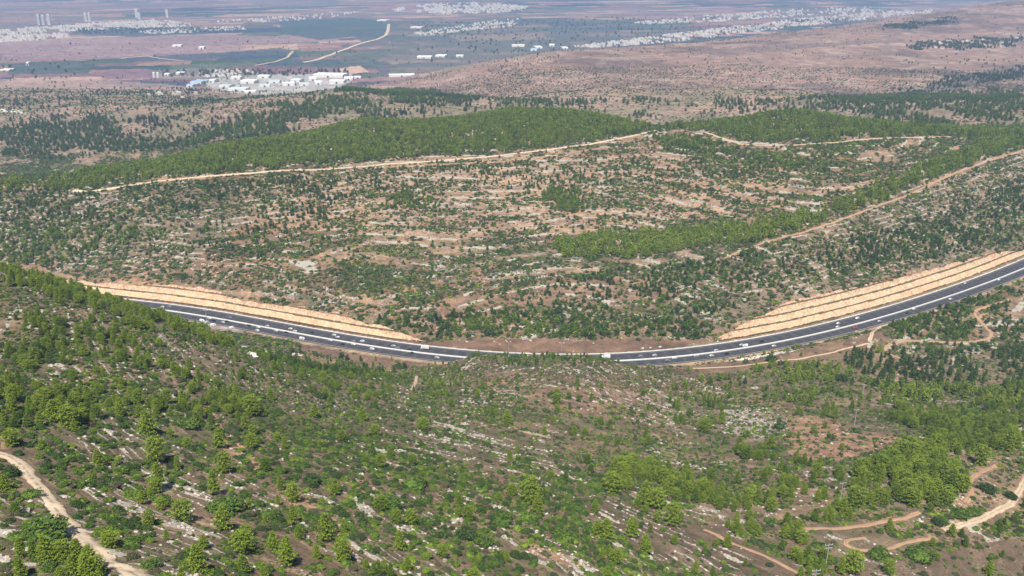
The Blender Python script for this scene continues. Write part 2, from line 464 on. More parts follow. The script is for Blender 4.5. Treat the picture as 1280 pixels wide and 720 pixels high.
def mat_cut():
    m = N('cut_rock'); g = m.n('NewGeometry'); pos = g.outputs['Position']
    fl = m.n('Attribute', attribute_name='bench').outputs['Fac']
    mp = m.n('Mapping', i_0=pos); mp.inputs['Scale'].default_value = (1, 1, 0.35)
    n1 = m.noise(mp.outputs[0], 0.5, 5, 0.65); n2 = m.noise(pos, 0.035, 3, 0.5)
    mp2 = m.n('Mapping', i_0=pos); mp2.inputs['Scale'].default_value = (0.15, 0.15, 2.2)
    n3 = m.noise(mp2.outputs[0], 1.0, 3, 0.6)
    c = m.mix(m.remap(n2, 0.38, 0.62), (0.58, 0.385, 0.245), (0.53, 0.42, 0.265))
    c = m.mix(m.remap(n1, 0.5, 0.74), c, (0.34, 0.19, 0.115))
    c = m.mix(m.remap(n3, 0.50, 0.75, 0, 0.55), c, (0.62, 0.49, 0.35))
    rim = m.n('Attribute', attribute_name='rim').outputs['Fac']
    c = m.mix(m.math('MULTIPLY', rim, m.remap(n1, 0.42, 0.58)), c, (0.40, 0.235, 0.16))
    b = m.mix(m.remap(m.noise(pos, 0.6, 4), 0.4, 0.6), (0.15, 0.10, 0.062), (0.095, 0.085, 0.045))
    c = m.mix(m.remap(m.math('ADD', fl, m.math('MULTIPLY', m.math('SUBTRACT', n1, 0.5), 0.5)), 0.4, 0.6), c, b)
    bp = m.n('Bump', i_Strength=0.7, i_Distance=1.2, i_Height=n1)
    n5 = m.noise(pos, 0.16, 5, 0.7)
    c = m.mix(1.0, c, m.ramp(n5, [(0.3, (0.74, 0.70, 0.66)), (0.5, (1.0, 1.0, 1.0)), (0.7, (1.12, 1.14, 1.16))]), 'MULTIPLY')
    return m.princ(c, 0.95, normal=bp.outputs[0], spec=0.1)

def mat_track(name, a, b, g=0.25):
    m = N(name); pos = m.n('NewGeometry').outputs['Position']
    lat = m.n('Attribute', attribute_name='lat').outputs['Fac']; al = m.math('ABSOLUTE', lat)
    c = m.mix(m.remap(m.noise(pos, 0.25, 5, 0.6), 0.35, 0.65), a, b)
    c = m.mix(m.remap(m.noise(pos, 1.6, 3, 0.6), 0.55, 0.7, 0, g), c, (0.16, 0.12, 0.07))
    nn = m.noise(pos, 0.5, 4, 0.65)
    mid = m.math('MULTIPLY', m.remap(al, 0.26, 0.10), m.remap(nn, 0.42, 0.58, 0, 0.75))
    c = m.mix(mid, c, (0.20, 0.16, 0.09))
    ed = m.math('MULTIPLY', m.remap(al, 0.6, 1.0), m.remap(nn, 0.40, 0.60))
    c = m.mix(ed, c, (0.17, 0.125, 0.08))
    return m.princ(c, 0.95, spec=0.1)

def mat_asphalt():
    m = N('asphalt'); pos = m.n('NewGeometry').outputs['Position']
    c = m.mix(m.remap(m.noise(pos, 0.12, 4, 0.6), 0.3, 0.7), (0.032, 0.033, 0.038), (0.050, 0.050, 0.056))
    c = m.mix(m.remap(m.noise(pos, 1.5, 3), 0.4, 0.7, 0, 0.4), c, (0.075, 0.073, 0.075))
    return m.princ(c, 0.85, spec=0.3)

M = dict(
 ground=mat_ground(), pine=mat_foliage('pine_needles'), scrub=mat_foliage('shrub_leaves'), cut=mat_cut(),
 bark=mat_simple('bark', (0.12, 0.085, 0.06), 0.9, var=0.3, scale=6),
 pale=mat_track('pale_gravel_track', (0.62, 0.50, 0.36), (0.52, 0.40, 0.28)),
 red=mat_track('red_earth_track', (0.36, 0.22, 0.135), (0.42, 0.265, 0.165), 0.5),
 tan=mat_track('tan_earth_track', (0.45, 0.34, 0.23), (0.55, 0.43, 0.30), 0.5),
 asphalt=mat_asphalt(), paint=mat_simple('road_paint', (0.42, 0.42, 0.41), 0.6, var=0.08),
 concrete=mat_simple('pale_concrete', (0.66, 0.65, 0.62), 0.8, var=0.08, scale=0.4),
 rail=mat_simple('galvanised_steel', (0.45, 0.46, 0.47), 0.45, 0.5),
 pole=mat_simple('weathered_grey_steel', (0.38, 0.39, 0.39), 0.5, 0.2),
 glass=mat_simple('dark_car_glass', (0.02, 0.025, 0.03), 0.12, spec=0.6), tyre=mat_simple('tyre_rubber', (0.02, 0.02, 0.02), 0.8),
 white=mat_simple('white_car_paint', (0.66, 0.66, 0.66), 0.25, spec=0.5, var=0.03), grey=mat_simple('grey_car_paint', (0.22, 0.23, 0.25), 0.3, spec=0.5, var=0.03),
 black=mat_simple('black_car_paint', (0.018, 0.018, 0.022), 0.25, spec=0.5, var=0.03), redp=mat_simple('red_car_paint', (0.50, 0.03, 0.04), 0.3, spec=0.5, var=0.03),
 silver=mat_simple('silver_car_paint', (0.48, 0.49, 0.51), 0.3, spec=0.5, var=0.03),
 bw=mat_simple('white_render', (0.62, 0.60, 0.56), 0.85, var=0.05, scale=0.05), bc=mat_simple('cream_stone', (0.62, 0.56, 0.47), 0.85, var=0.06, scale=0.05),
 roofw=mat_simple('white_metal_roof', (0.66, 0.68, 0.70), 0.5, var=0.04, scale=0.05), roofb=mat_simple('blue_metal_roof', (0.30, 0.42, 0.56), 0.5, var=0.08, scale=0.05),
 roofg=mat_simple('grey_green_roof', (0.45, 0.52, 0.50), 0.5, var=0.08, scale=0.05), roofr=mat_simple('clay_tiles', (0.42, 0.20, 0.13), 0.8, var=0.1, scale=0.3),
 dark=mat_simple('dark_opening', (0.05, 0.055, 0.06), 0.4),
)
def mat_stone():
    m = N('limestone'); pos = m.n('NewGeometry').outputs['Position']
    c = m.mix(m.remap(m.noise(pos, 1.4, 5, 0.65), 0.35, 0.68), (0.30, 0.26, 0.21), (0.58, 0.53, 0.45))
    bp = m.n('Bump', i_Strength=0.6, i_Distance=0.2, i_Height=m.noise(pos, 3, 4))
    return m.princ(c, 0.9, normal=bp.outputs[0], spec=0.1)
M['stone'] = mat_stone()
# ------------------------------------------------------------------ terrain colour and masks
PXG, PYG = project(XG, YG, ZG)
def lerp(a, b, t): return a*(1-t[..., None]) + np.asarray(b, float)*t[..., None]
nA = fbm(XG/48, YG/48, None, 3, 51); nB = fbm(XG/110, YG/110, None, 3, 52); nC = fbm(XG/16, YG/16, None, 2, 53)
C = np.zeros(XG.shape+(3,))
fg = lerp(np.broadcast_to(np.array((0.185, 0.148, 0.095)), C.shape), (0.26, 0.180, 0.118), sst(0.42, 0.62, nA))
fg = lerp(fg, (0.27, 0.165, 0.105), sst(0.60, 0.74, nC)*sst(0.45, 0.6, nB)*0.8)
mid = lerp(np.broadcast_to(np.array((0.215, 0.130, 0.080)), C.shape), (0.33, 0.198, 0.120), sst(0.38, 0.62, nA))
mid = lerp(mid, (0.145, 0.125, 0.08), sst(0.42, 0.66, nC)*0.7)
mid = lerp(mid, (0.12, 0.12, 0.07), sst(0.5, 0.7, nB)*0.5)
bandz = vn(XG/75, YG/75, (ZG+(nB-0.5)*4)/1.9, 57)
mid = lerp(mid, (0.40, 0.275, 0.19), sst(0.56, 0.74, bandz)*0.5); mid = lerp(mid, (0.13, 0.105, 0.065), sst(0.44, 0.26, bandz)*0.0+(1-sst(0.26, 0.44, bandz))*0.65)
fr = lerp(np.broadcast_to(np.array((0.21, 0.175, 0.115)), C.shape), (0.30, 0.215, 0.165), sst(0.4, 0.62, nB))
nD = fbm(XG/300, YG/300, ZG/16, 4, 61)
nE = fbm(XG/90, YG/90, ZG/7, 3, 62)
pink = lerp(np.broadcast_to(np.array((0.29, 0.19, 0.150)), C.shape), (0.15, 0.105, 0.090), sst(0.46, 0.66, nD))
pink = lerp(pink, (0.42, 0.31, 0.25), sst(0.52, 0.68, nE)*0.55)
pink = lerp(pink, (0.20, 0.15, 0.125), sst(0.58, 0.72, fbm(XG/30, YG/60, None, 2, 63))*0.6)
# farmland
ang = 0.25
fx = XG*math.cos(ang)+YG*math.sin(ang); fy = -XG*math.sin(ang)+YG*math.cos(ang)
def fields(cw, ch, sd):
    j = np.floor(fy/ch + (fbm(fx/1500, fy/1500, None, 1, sd)-0.5)*1.5).astype(np.int64)
    off = _h(j, j*0, j*0, sd)
    i = np.floor(fx/(cw*(0.6+0.9*_h(j, j*0+3, j*0, sd))) + off*3).astype(np.int64)
    return _h(i, j, i*0, sd+1), _h(i, j, i*0, sd+2)
ha, hb = fields(620, 340, 71); hc, hd = fields(260, 130, 75)
pal = np.array([(0.24,0.14,0.135),(0.17,0.105,0.115),(0.035,0.07,0.07),(0.05,0.09,0.06),(0.40,0.27,0.20),(0.27,0.17,0.14),(0.035,0.055,0.085),(0.09,0.11,0.08)])
hh = np.where(hb > 0.7, ha, hc)
pf = pal[np.clip((hh*len(pal)).astype(int), 0, len(pal)-1)]
pf = pf*(0.85+0.3*hd[..., None])
pf = lerp(pf, (0.30, 0.205, 0.19), sst(0.40, 0.62, fbm(XG/1300, YG/1500, None, 2, 77))*0.45)
w1 = sst(-14, 14, DR + (nC-0.5)*10) if False else sst(760, 830, YG)
C = fg*(1-w1[..., None]) + mid*w1[..., None]
C = lerp(C, (0, 0, 0), np.zeros_like(w1)); 
w2 = sst(1650, 1900, YG); C = C*(1-w2[..., None]) + fr*w2[..., None]
PINKP = [(440,110),(520,97),(600,82),(700,64),(850,55),(1000,38),(1100,25),(1200,8),(1280,-4),(1500,-10),(1500,118),(1280,118),(1100,124),(1000,108),(900,106),(760,103),(620,126),(560,118)]
w3 = (inpoly(PXG, PYG, PINKP) & (YG > 2300) & (PXG > 440)) | ((YG > 2500) & (XG > 150) & (ZG > 8))
C[w3] = pink[w3]
wp = sst(2850, 3150, YG)*(ZG < 14)*(~w3)
C = C*(1-wp[..., None]) + pf*wp[..., None]
rockm = sst(0.58, 0.70, STV)*(0.2+0.8*sst(0.38, 0.6, nB))
nF = fbm(XG/6, YG/6, None, 3, 55)
T1 = terrace(XG, YG, ZG, 2.1, 0.085, 56)*(YG < 700)*((DR > 900) | (DR < -30))*sst(0.30, 0.5, nB)*(1-sst(100, 260, XG))
T2 = terrace(XG, YG, ZG, 3.1, 0.10, 66)*(YG > 760)*(YG < 1700)*sst(30, 60, np.abs(DR))
rockm = rockm*np.where(YG < 760, sst(0.40, 0.58, nF), 1)
rockm = np.where(YG > 760, np.maximum(rockm*0.62, 0.42*sst(0.50, 0.6, STV)*sst(0.45, 0.6, nF)), rockm); rockm = rockm*(1-sst(1700, 2400, YG)*0.7)*(1-wp)
scr = (0.45+0.55*sst(0.35, 0.6, nC))*np.where(YG > 760, 0.8, 1.0)*(1-sst(1500, 2200, YG)*0.6)*(1-wp)
def zone(poly, col, k=1.0, rock=None, scrub=None, ymin=0, ymax=1e9, jit=3.0):
    jx = (nC-0.5)*jit*4; jy = (nA-0.5)*jit*2.5
    m = inpoly(PXG+jx, PYG+jy, poly) & (YG > ymin) & (YG < ymax)
    if col is not None: C[m] = C[m]*(1-k) + np.array(col)*k*(0.8+0.4*nC[m])[:, None]
    if rock is not None: rockm[m] = rock*(0.6+0.8*nC[m]) if rock >= 0 else rockm[m]*(-rock)
    if scrub is not None: scr[m] = scrub
BERM = [(526,434),(545,428),(600,424),(700,424),(880,424),(900,430),(870,437),(790,444),(620,444),(570,441)]
zone(BERM, (0.20, 0.120, 0.085), 0.95, 0.0, 0.5, 740, 840, 1.0)
zone([(380,429),(445,440),(515,449),(560,452),(560,460),(500,458),(430,450),(370,436)], (0.19,0.12,0.085), 0.9, 0, 0.4, 600, 860, 1)
zone([(840,458),(900,452),(1000,437),(1088,418),(1100,412),(1110,425),(1090,440),(1030,450),(1000,455),(900,466),(850,468)], (0.20,0.125,0.085), 0.9, 0, 0.5, 600, 900, 1)
zone([(884,450),(950,440),(1000,432),(1010,434),(985,441),(940,449),(892,453)], (0.68,0.62,0.52), 1.0, 0, 0, 600, 900, 0.4)
zone([(985,528),(1000,520),(1040,520),(1062,540),(1150,548),(1120,556),(1095,562),(1050,576),(1000,576),(984,558)], (0.36,0.215,0.14), 0.9, 0.25, 0.45, 300, 700)
zone([(900,512),(960,510),(985,525),(985,545),(940,552),(905,540)], (0.26,0.175,0.13), 0.7, 0.55, 0.4, 300, 700)
zone([(690,470),(800,470),(830,500),(740,520),(660,500)], (0.25,0.15,0.105), 0.65, -0.6, 0.6, 300, 760)
zone([(860,650),(905,655),(960,690),(1010,720),(900,720),(800,690),(740,640),(760,620),(820,640)], (0.17,0.115,0.085), 0.8, 0.1, 0.8, 200, 500)
zone([(1040,700),(1100,690),(1180,690),(1280,670),(1280,722),(1040,722)], (0.17,0.115,0.088), 0.75, 0.1, 0.8, 200, 500)
zone([(1180,575),(1240,575),(1280,590),(1280,640),(1200,650),(1180,620)], (0.33,0.21,0.145), 0.6, 0.3, 0.4, 200, 600)
zone([(540,380),(700,350),(830,345),(860,370),(700,385),(560,400)], (0.27,0.16,0.115), 0.6, -0.5, 0.5, 800, 1100)
zone([(300,230),(500,205),(700,195),(820,200),(980,190),(980,260),(800,285),(650,300),(450,290),(300,280)], (0.40,0.265,0.18), 0.55, None, 0.3, 900, 1500)
zone([(0,240),(130,235),(300,222),(360,240),(240,320),(0,330)], (0.19,0.16,0.115), 0.6, None, 0.6, 900, 1500)
zone([(900,330),(1280,190),(1280,320),(1100,345),(960,385),(880,420),(800,420)], (0.20,0.16,0.115), 0.6, None, 0.6, 800, 1500)
for pl in ([(252,500),(262,505),(290,545),(330,580),(322,590),(280,562),(255,525)], [(425,585),(440,590),(475,615),(480,630),(450,618),(428,600)], [(665,680),(700,690),(730,705),(725,712),(690,702),(660,690)], [(0,520),(10,525),(12,560),(0,562)], [(345,600),(420,650),(440,690),(400,660),(345,615)]):
    zone(pl, (0.50,0.30,0.18), 0.7, 0.35, 0.2, 100, 600, 1.5)
tr_ = np.clip(T1+T2, 0, 1); rockm = np.maximum(rockm, tr_*0.85)
# road verges, a lay-by, verge between road and cut
vg = (DR > 15) & (DR < D0+3) & (PXG < 560); C[vg] = np.array((0.19, 0.115, 0.08))*(0.8+0.4*nC[vg])[:, None]; rockm[vg] = 0; scr[vg] = 0.3
vg = (DR > 15) & (DR < D0+1) & (PXG > 860); C[vg] = np.array((0.24, 0.18, 0.11))*(0.8+0.4*nC[vg])[:, None]; rockm[vg] = 0; scr[vg] = 0.3
vg = (DR > 16.5) & (DR < 19.5); C[vg] = (0.55, 0.45, 0.34); scr[vg] = 0; rockm[vg] = 0
vg = (DR < -12) & (DR > -19); C[vg] = np.array((0.36, 0.27, 0.19))*(0.8+0.4*nC[vg])[:, None]; rockm[vg] = 0; scr[vg] = 0.3
zone([(248,398),(262,402),(285,406),(306,411),(300,417),(280,415),(262,411),(245,404)], (0.30,0.26,0.225), 0.95, 0, 0, 700, 950, 0.5)
# far land
zone([(100,140),(110,135),(140,128),(160,133),(95,147)], (0.40,0.26,0.19), 0.8, ymin=1800, jit=1)
zone([(-20,45),(60,50),(250,42),(330,45),(430,42),(420,52),(300,56),(310,64),(-20,66)], (0.27,0.185,0.185), 0.85, ymin=3000, jit=1)
zone([(-20,66),(250,63),(250,72),(-20,76)], (0.25,0.17,0.18), 0.8, ymin=3000, jit=1)
zone([(10,80),(80,76),(120,80),(110,92),(10,93)], (0.055,0.085,0.08), 0.9, ymin=3000, jit=1)
zone([(130,88),(190,87),(195,99),(125,99)], (0.19,0.12,0.14), 0.9, ymin=3000, jit=1)
zone([(110,101),(235,102),(240,110),(160,109)], (0.055,0.07,0.10), 0.9, ymin=2900, jit=1)
zone([(0,99),(120,98),(250,110),(300,118),(0,112)], (0.36,0.26,0.22), 0.6, ymin=2700, jit=2)
zone([(155,72),(300,64),(350,60),(370,64),(240,76),(160,76)], (0.06,0.08,0.10), 0.85, ymin=3000, jit=1)
zone([(350,74),(470,74),(480,86),(335,82)], (0.055,0.09,0.085), 0.85, ymin=3000, jit=1)
zone([(350,27),(440,22),(488,28),(482,48),(440,46),(400,50),(350,42)], (0.045,0.085,0.085), 0.9, ymin=3000, jit=1)
zone([(480,28),(700,22),(860,28),(860,52),(700,62),(560,84),(470,84),(440,70),(490,55)], (0.075,0.105,0.10), 0.6, ymin=3000, jit=1)
zone([(420,86),(450,82),(462,90),(430,93)], (0.55,0.38,0.28), 0.8, ymin=3000, jit=1)
zone([(88,36),(170,33),(260,37),(260,42),(160,46),(90,42)], (0.05,0.085,0.09), 0.9, ymin=3000, jit=1)
zone([(252,100),(300,94),(440,92),(440,100),(425,110),(330,119),(290,116),(262,110)], (0.42,0.41,0.39), 0.8, 0, 0, 2700, 4200, 2)
zone([(190,88),(250,84),(320,86),(320,96),(250,99),(195,99)], (0.20,0.19,0.17), 0.7, 0, 0, 2900, 4300, 1)
zone([(0,134),(30,138),(35,142),(0,140)], (0.7,0.64,0.55), 0.9, ymin=1700, jit=1)
zone([(0,166),(12,168),(14,172),(0,173)], (0.75,0.72,0.68), 0.9, ymin=1500, jit=1)
for py0, px0, px1 in ((38,820,1060),(62,850,1100),(45,560,640)): pass
zone([(860,64),(920,60),(1010,54),(1130,48),(1130,52),(1010,60),(900,70)], (0.15,0.12,0.11), 0.6, ymin=2600, jit=2)
zone([(1110,34),(1180,26),(1200,25),(1200,30),(1130,36)], (0.07,0.075,0.07), 0.8, ymin=2600, jit=1)
zone([(1150,112),(1200,94),(1280,78),(1280,96),(1200,110),(1170,118)], (0.13,0.115,0.105), 0.8, ymin=2300, jit=2)
zone([(380,165),(470,150),(500,150),(400,178),(280,195),(270,190)], (0.40,0.27,0.20), 0.7, ymin=1600, jit=2)
zone([(860,130),(980,118),(990,128),(880,142),(800,148)], (0.36,0.24,0.185), 0.6, ymin=1600, jit=1)

print('lowest ground', ZG.min(), 'highest', ZG.max())
idx = np.arange(NV*NU).reshape(NV, NU)
Fq = np.stack([idx[:-1, :-1], idx[:-1, 1:], idx[1:, 1:], idx[1:, :-1]], -1).reshape(-1, 4)
me = fast_mesh('hillside', np.stack([XG, YG, ZG], -1).reshape(-1, 3), Fq, True)
def vattr(me, name, arr):
    a = me.attributes.new(name, 'FLOAT_COLOR', 'POINT')
    q = np.ones((len(me.vertices), 4), np.float32); q[:, :3] = arr; a.data.foreach_set('color', q.ravel())
vattr(me, 'col', C.reshape(-1, 3))
vattr(me, 'msk', np.stack([rockm, scr, near], -1).reshape(-1, 3))
ter = link('terrain', me, None, M['ground']); tag(ter, kind='structure')

# ------------------------------------------------------------------ road
def strip(name, mat, d0, d1, z, i0=0, i1=None, kind='structure', step=1):
    ii = np.arange(0, len(RX), step)[i0:i1]
    a = np.stack([RX[ii]+NX[ii]*d0, RY[ii]+NY[ii]*d0, np.full(len(ii), z)], 1)
    b = np.stack([RX[ii]+NX[ii]*d1, RY[ii]+NY[ii]*d1, np.full(len(ii), z)], 1)
    V = np.concatenate([a, b]); k = len(ii); q = np.arange(k-1)
    o = link(name, fast_mesh(name, V, np.stack([q, q+1, q+1+k, q+k], 1)), None, mat)
    return o
rd = strip('highway_road', M['asphalt'], -13.2, 16.6, ROADZ+0.10); tag(rd, kind='structure')
vm, fm = [], []
def addstrip(d0, d1, s0, s1, z=ROADZ+0.125):
    for a in range(int(s0), int(s1)):
        a2 = min(a+1, len(RX)-1)
        b = len(vm)
        for k, d in ((a, d0), (a2, d0), (a2, d1), (a, d1)): vm.append((RX[k]+NX[k]*d, RY[k]+NY[k]*d, z))
        fm.append((b, b+1, b+2, b+3))
for d in (-11.6, -1.5, 1.6, 14.6): addstrip(d-0.12, d+0.12, 0, len(RX)-1)
for d in (-8.2, -4.9, 5.0, 8.3, 11.5):
    for k in range(0, len(RX)-3, 6): addstrip(d-0.07, d+0.07, k, k+2)
me = fast_mesh('markings', vm, fm); o = link('lane_markings', me, None, M['paint']); tag(o, kind='structure')
def wall_along(name, d, w, h, mat, z0=ROADZ-0.1, taper=0.0):
    V = []; k = len(RX)
    for (dd, zz) in ((d-w/2, z0), (d+w/2, z0), (d+w/2-taper, z0+h), (d-w/2+taper, z0+h)):
        V.append(np.stack([RX+NX*dd, RY+NY*dd, np.full(k, zz)], 1))
    q = np.arange(k-1); Fs = []
    for a, b in ((1, 2), (2, 3), (3, 0)): Fs.append(np.stack([a*k+q, a*k+q+1, b*k+q+1, b*k+q], 1))
    return link(name, fast_mesh(name, np.concatenate(V), np.concatenate(Fs)), None, mat)
tag(wall_along('concrete_barrier', 0, 0.9, 1.25, M['concrete'], taper=0.2), 'continuous white concrete barrier down the middle of the curving highway', 'barrier')
tag(wall_along('concrete_barrier', 16.9, 0.5, 1.0, M['concrete'], taper=0.1), 'continuous white concrete barrier along the far edge of the highway', 'barrier')
gr = wall_along('guard_rail', -13.0, 0.12, 0.32, M['rail'], z0=ROADZ+0.5); tag(gr, 'steel guard rail on posts along the near edge of the highway', 'guard rail')
mb = MB()
for k in range(0, len(RX), 3):
    x, y = RX[k]+NX[k]*-13.0, RY[k]+NY[k]*-13.0
    mb.box(x-0.07, x+0.07, y-0.07, y+0.07, ROADZ-0.3, ROADZ+0.8)
o = mb.build('post', M['rail'], gr); tag(o, kind='stuff')

# rock cuts: benched faces, only where the hill stands above the profile
DD = [D0-3.0]
e = -1.0
while e < 62:
    DD.append(D0+e); e += 0.62
DD = np.array(DD); ns, nd = len(SR), len(DD)
SS = np.repeat(SR[:, None], nd, 1); DDm = np.repeat(DD[None], ns, 0)
XC = RX[:, None]+NX[:, None]*DDm; YC = RY[:, None]+NY[:, None]*DDm
natc = grid_at(NAT, XC, YC); prc = profile(SS, DDm)+ROADZ
rough = (fbm(XC/2.2, YC/2.2, prc/2.2, 3, 81)-0.5)*1.5
jj = 2.6*(vn(SS/34.0, SS*0, None, 5)-0.5)+0.5*(vn(SS/3.0, SS*0, None, 6)-0.5)
ee = DDm-D0-jj*0.8; tt = ee-np.floor(ee/6.6)*6.6
bench = (((tt > 3.9)*(0.62+1.0*vn(SS/13, ee//6.6*7.7, None, 83))) + (ee < 0)*1.0).clip(0, 1)
zc = np.where(natc > prc, prc+rough*(tt < 3.8)*(ee > 0), natc+0.10)
over = natc-prc
near_cut = over > -1.2
keep = np.zeros((ns, nd), bool)
kk = (over > 0) & (DDm >= D0) & (grid_at(cutm.astype(float), XC, YC) > 0.02)
keep |= kk
for a in range(1, 3):
    keep[:, a:] |= kk[:, :-a]; keep[:, :-a] |= kk[:, a:]
    keep[a:] |= kk[:-a]; keep[:-a] |= kk[a:]
ix = np.arange(ns*nd).reshape(ns, nd)
cell = keep[:-1, :-1] & keep[1:, :-1] & keep[1:, 1:] & keep[:-1, 1:]
fc = np.stack([ix[:-1, :-1], ix[1:, :-1], ix[1:, 1:], ix[:-1, 1:]], -1)[cell]
me = fast_mesh('cut', np.stack([XC, YC, zc], -1).reshape(-1, 3), fc)
a = me.attributes.new('rim', 'FLOAT', 'POINT'); a.data.foreach_set('value', (1-sst(1.0, 4.5, over)).ravel().astype(np.float32))
a = me.attributes.new('bench', 'FLOAT', 'POINT'); a.data.foreach_set('value', bench.ravel().astype(np.float32))
bm = bmesh.new(); bm.from_mesh(me); bmesh.ops.delete(bm, geom=[v for v in bm.verts if not v.link_faces], context='VERTS'); bm.to_mesh(me); bm.free()
o = link('rock_cutting', me, None, M['cut']); tag(o, kind='structure')

# ------------------------------------------------------------------ tracks
TRK = np.zeros(XG.shape, bool)
track_lines = []
def track(name, pts, w, mat, lift=0.22):
    W_ = np.array([unproject(*p) for p in pts])
    t = np.concatenate([[0], np.cumsum(np.hypot(*np.diff(W_, axis=0).T))])
    # smooth resample
    step = max(1.0, w*0.4); s = np.arange(0, t[-1], step)
    x = np.interp(s, t, W_[:, 0]); y = np.interp(s, t, W_[:, 1])
    for _ in range(4):
        x[1:-1] = (x[:-2]+2*x[1:-1]+x[2:])/4; y[1:-1] = (y[:-2]+2*y[1:-1]+y[2:])/4
    tx, ty = np.gradient(x), np.gradient(y); l = np.hypot(tx, ty)+1e-9; nx, ny = -ty/l, tx/l
    wob = (fbm(x/6, y/6, None, 2, 91)-0.5)
    wob2 = (fbm(x/5+50, y/5, None, 2, 92)-0.5)
    cols = []
    for j, f in enumerate((-1, -0.6, -0.2, 0.2, 0.6, 1)):
        ww = w/2*f + (wob*w*0.7 if f == -1 else wob2*w*0.7 if f == 1 else 0)
        X, Y = x+nx*ww, y+ny*ww
        Z = ground(X, Y) + (lift if abs(f) < 1 else -0.05)
        cols.append(np.stack([X, Y, Z], 1))
    V = np.concatenate(cols); k = len(x); q = np.arange(k-1); Fs = []
    for j in range(5): Fs.append(np.stack([j*k+q, j*k+q+1, (j+1)*k+q+1, (j+1)*k+q], 1))
    me = fast_mesh(name, V, np.concatenate(Fs), True); at_ = me.attributes.new('lat', 'FLOAT', 'POINT'); at_.data.foreach_set('value', np.repeat(np.array((-1, -0.6, -0.2, 0.2, 0.6, 1), np.float32), k))
    o = link(name, me, None, mat); tag(o, kind='structure')
    track_lines.append((x, y, w))
    return o
track('dirt_path', [(-12,566),(0,568),(15,572),(28,583),(42,600),(60,622),(72,640),(84,654),(104,675),(128,698),(150,710),(166,717),(180,728)], 4.8, M['pale'])
track('dirt_path', [(880,662),(893,667),(906,675),(925,683),(950,692),(975,704),(1000,718)], 2.6, M['red'])
track('dirt_path', [(972,664),(1000,661),(1040,661),(1084,657),(1110,651),(1133,647),(1150,640)], 3.0, M['red'])
track('dirt_path', [(1178,662),(1218,652),(1240,642),(1262,632),(1274,615),(1282,600),(1296,590)], 4.2, M['tan'])
track('dirt_path', [(1207,629),(1215,618),(1211,606),(1214,598),(1231,588),(1250,580)], 3.2, M['red'])
track('dirt_path', [(1170,672),(1150,675),(1134,678),(1113,685),(1095,688),(1076,688),(1062,684),(1055,679),(1062,674),(1082,672)], 2.4, M['red'])
track('dirt_path', [(1264,374),(1245,380),(1221,387),(1218,393),(1228,404),(1240,416),(1237,423),(1214,428),(1168,427),(1132,425.5),(1111,431),(1106,437),(1114,444),(1135,452),(1150,462),(1172,470)], 3.4, M['red'])
track('dirt_path', [(1172,388),(1144,398),(1110,406),(1099,409),(1090,416),(1087,428)], 4.0, M['tan'])
track('dirt_path', [(866,460.5),(900,459),(943,455),(998,449),(1040,441),(1087,429)], 2.2, M['tan'])
track('dirt_path', [(92,238),(110,240),(150,234),(200,226),(240,222),(320,216),(400,212),(440,209),(480,205),(520,203),(560,200),(610,196),(650,191),(700,185),(740,180),(775,173),(800,168),(820,163)], 5.5, M['pale'])
track('dirt_path', [(880,165),(900,172),(925,180),(960,182),(1000,181),(1050,178),(1100,173),(1140,172),(1190,171)], 6.0, M['tan'])
track('dirt_path', [(905,322),(950,305),(1000,292),(1050,275),(1085,262),(1130,246),(1160,232),(1200,214),(1240,200),(1282,186)], 2.5, M['red'])
track('dirt_path', [(480,209),(540,206),(620,203),(700,193),(760,184)], 3.0, M['red'])
track('dirt_path', [(492,163),(496,160),(502,159)], 5.0, M['pale'], 0.5)
track('dirt_path', [(1110,135),(1150,130),(1190,127),(1230,126)], 6.0, M['tan'], 0.5)
track('dirt_path', [(378,78),(395,75),(415,68),(440,58),(455,53),(472,49),(482,44),(485,38),(486,30)], 19, M['pale'], 1.0)
track('dirt_path', [(318,82),(345,77),(360,71),(366,64)], 13, M['tan'], 1.0)
track('dirt_path', [(150,73),(185,70),(200,73),(230,76)], 9, M['tan'], 1.0)
track('dirt_path', [(600,532),(625,530),(640,533),(655,540),(690,548)], 1.6, M['red'])
track('dirt_path', [(515,488),(519,480),(521,470)], 2.5, M['tan'])
track('dirt_path', [(1128,500),(1150,512),(1175,524)], 2.6, M['tan'])
TLX = np.concatenate([t[0] for t in track_lines]); TLY = np.concatenate([t[1] for t in track_lines]); TLW = np.concatenate([np.full(len(t[0]), t[2]) for t in track_lines])
def on_track(x, y, pad):
    """rasterised test against every track"""
    cell = 2.0
    S = on_track.S
    if S is None:
        s = set()
        for a, b, w in zip(TLX, TLY, TLW):
            r = int(math.ceil(w/2/cell)); i, j = int(a//cell), int(b//cell)
            for p in range(-r, r+1):
                for q in range(-r, r+1):
                    if (p*p+q*q)*cell*cell <= (w/2+1.0)**2: s.add((i+p)*1000003+(j+q))
        S = on_track.S = np.array(sorted(s), np.int64)
    i = np.floor(x/cell).astype(np.int64); j = np.floor(y/cell).astype(np.int64)
    return np.isin(i*1000003+j, S)
on_track.S = None
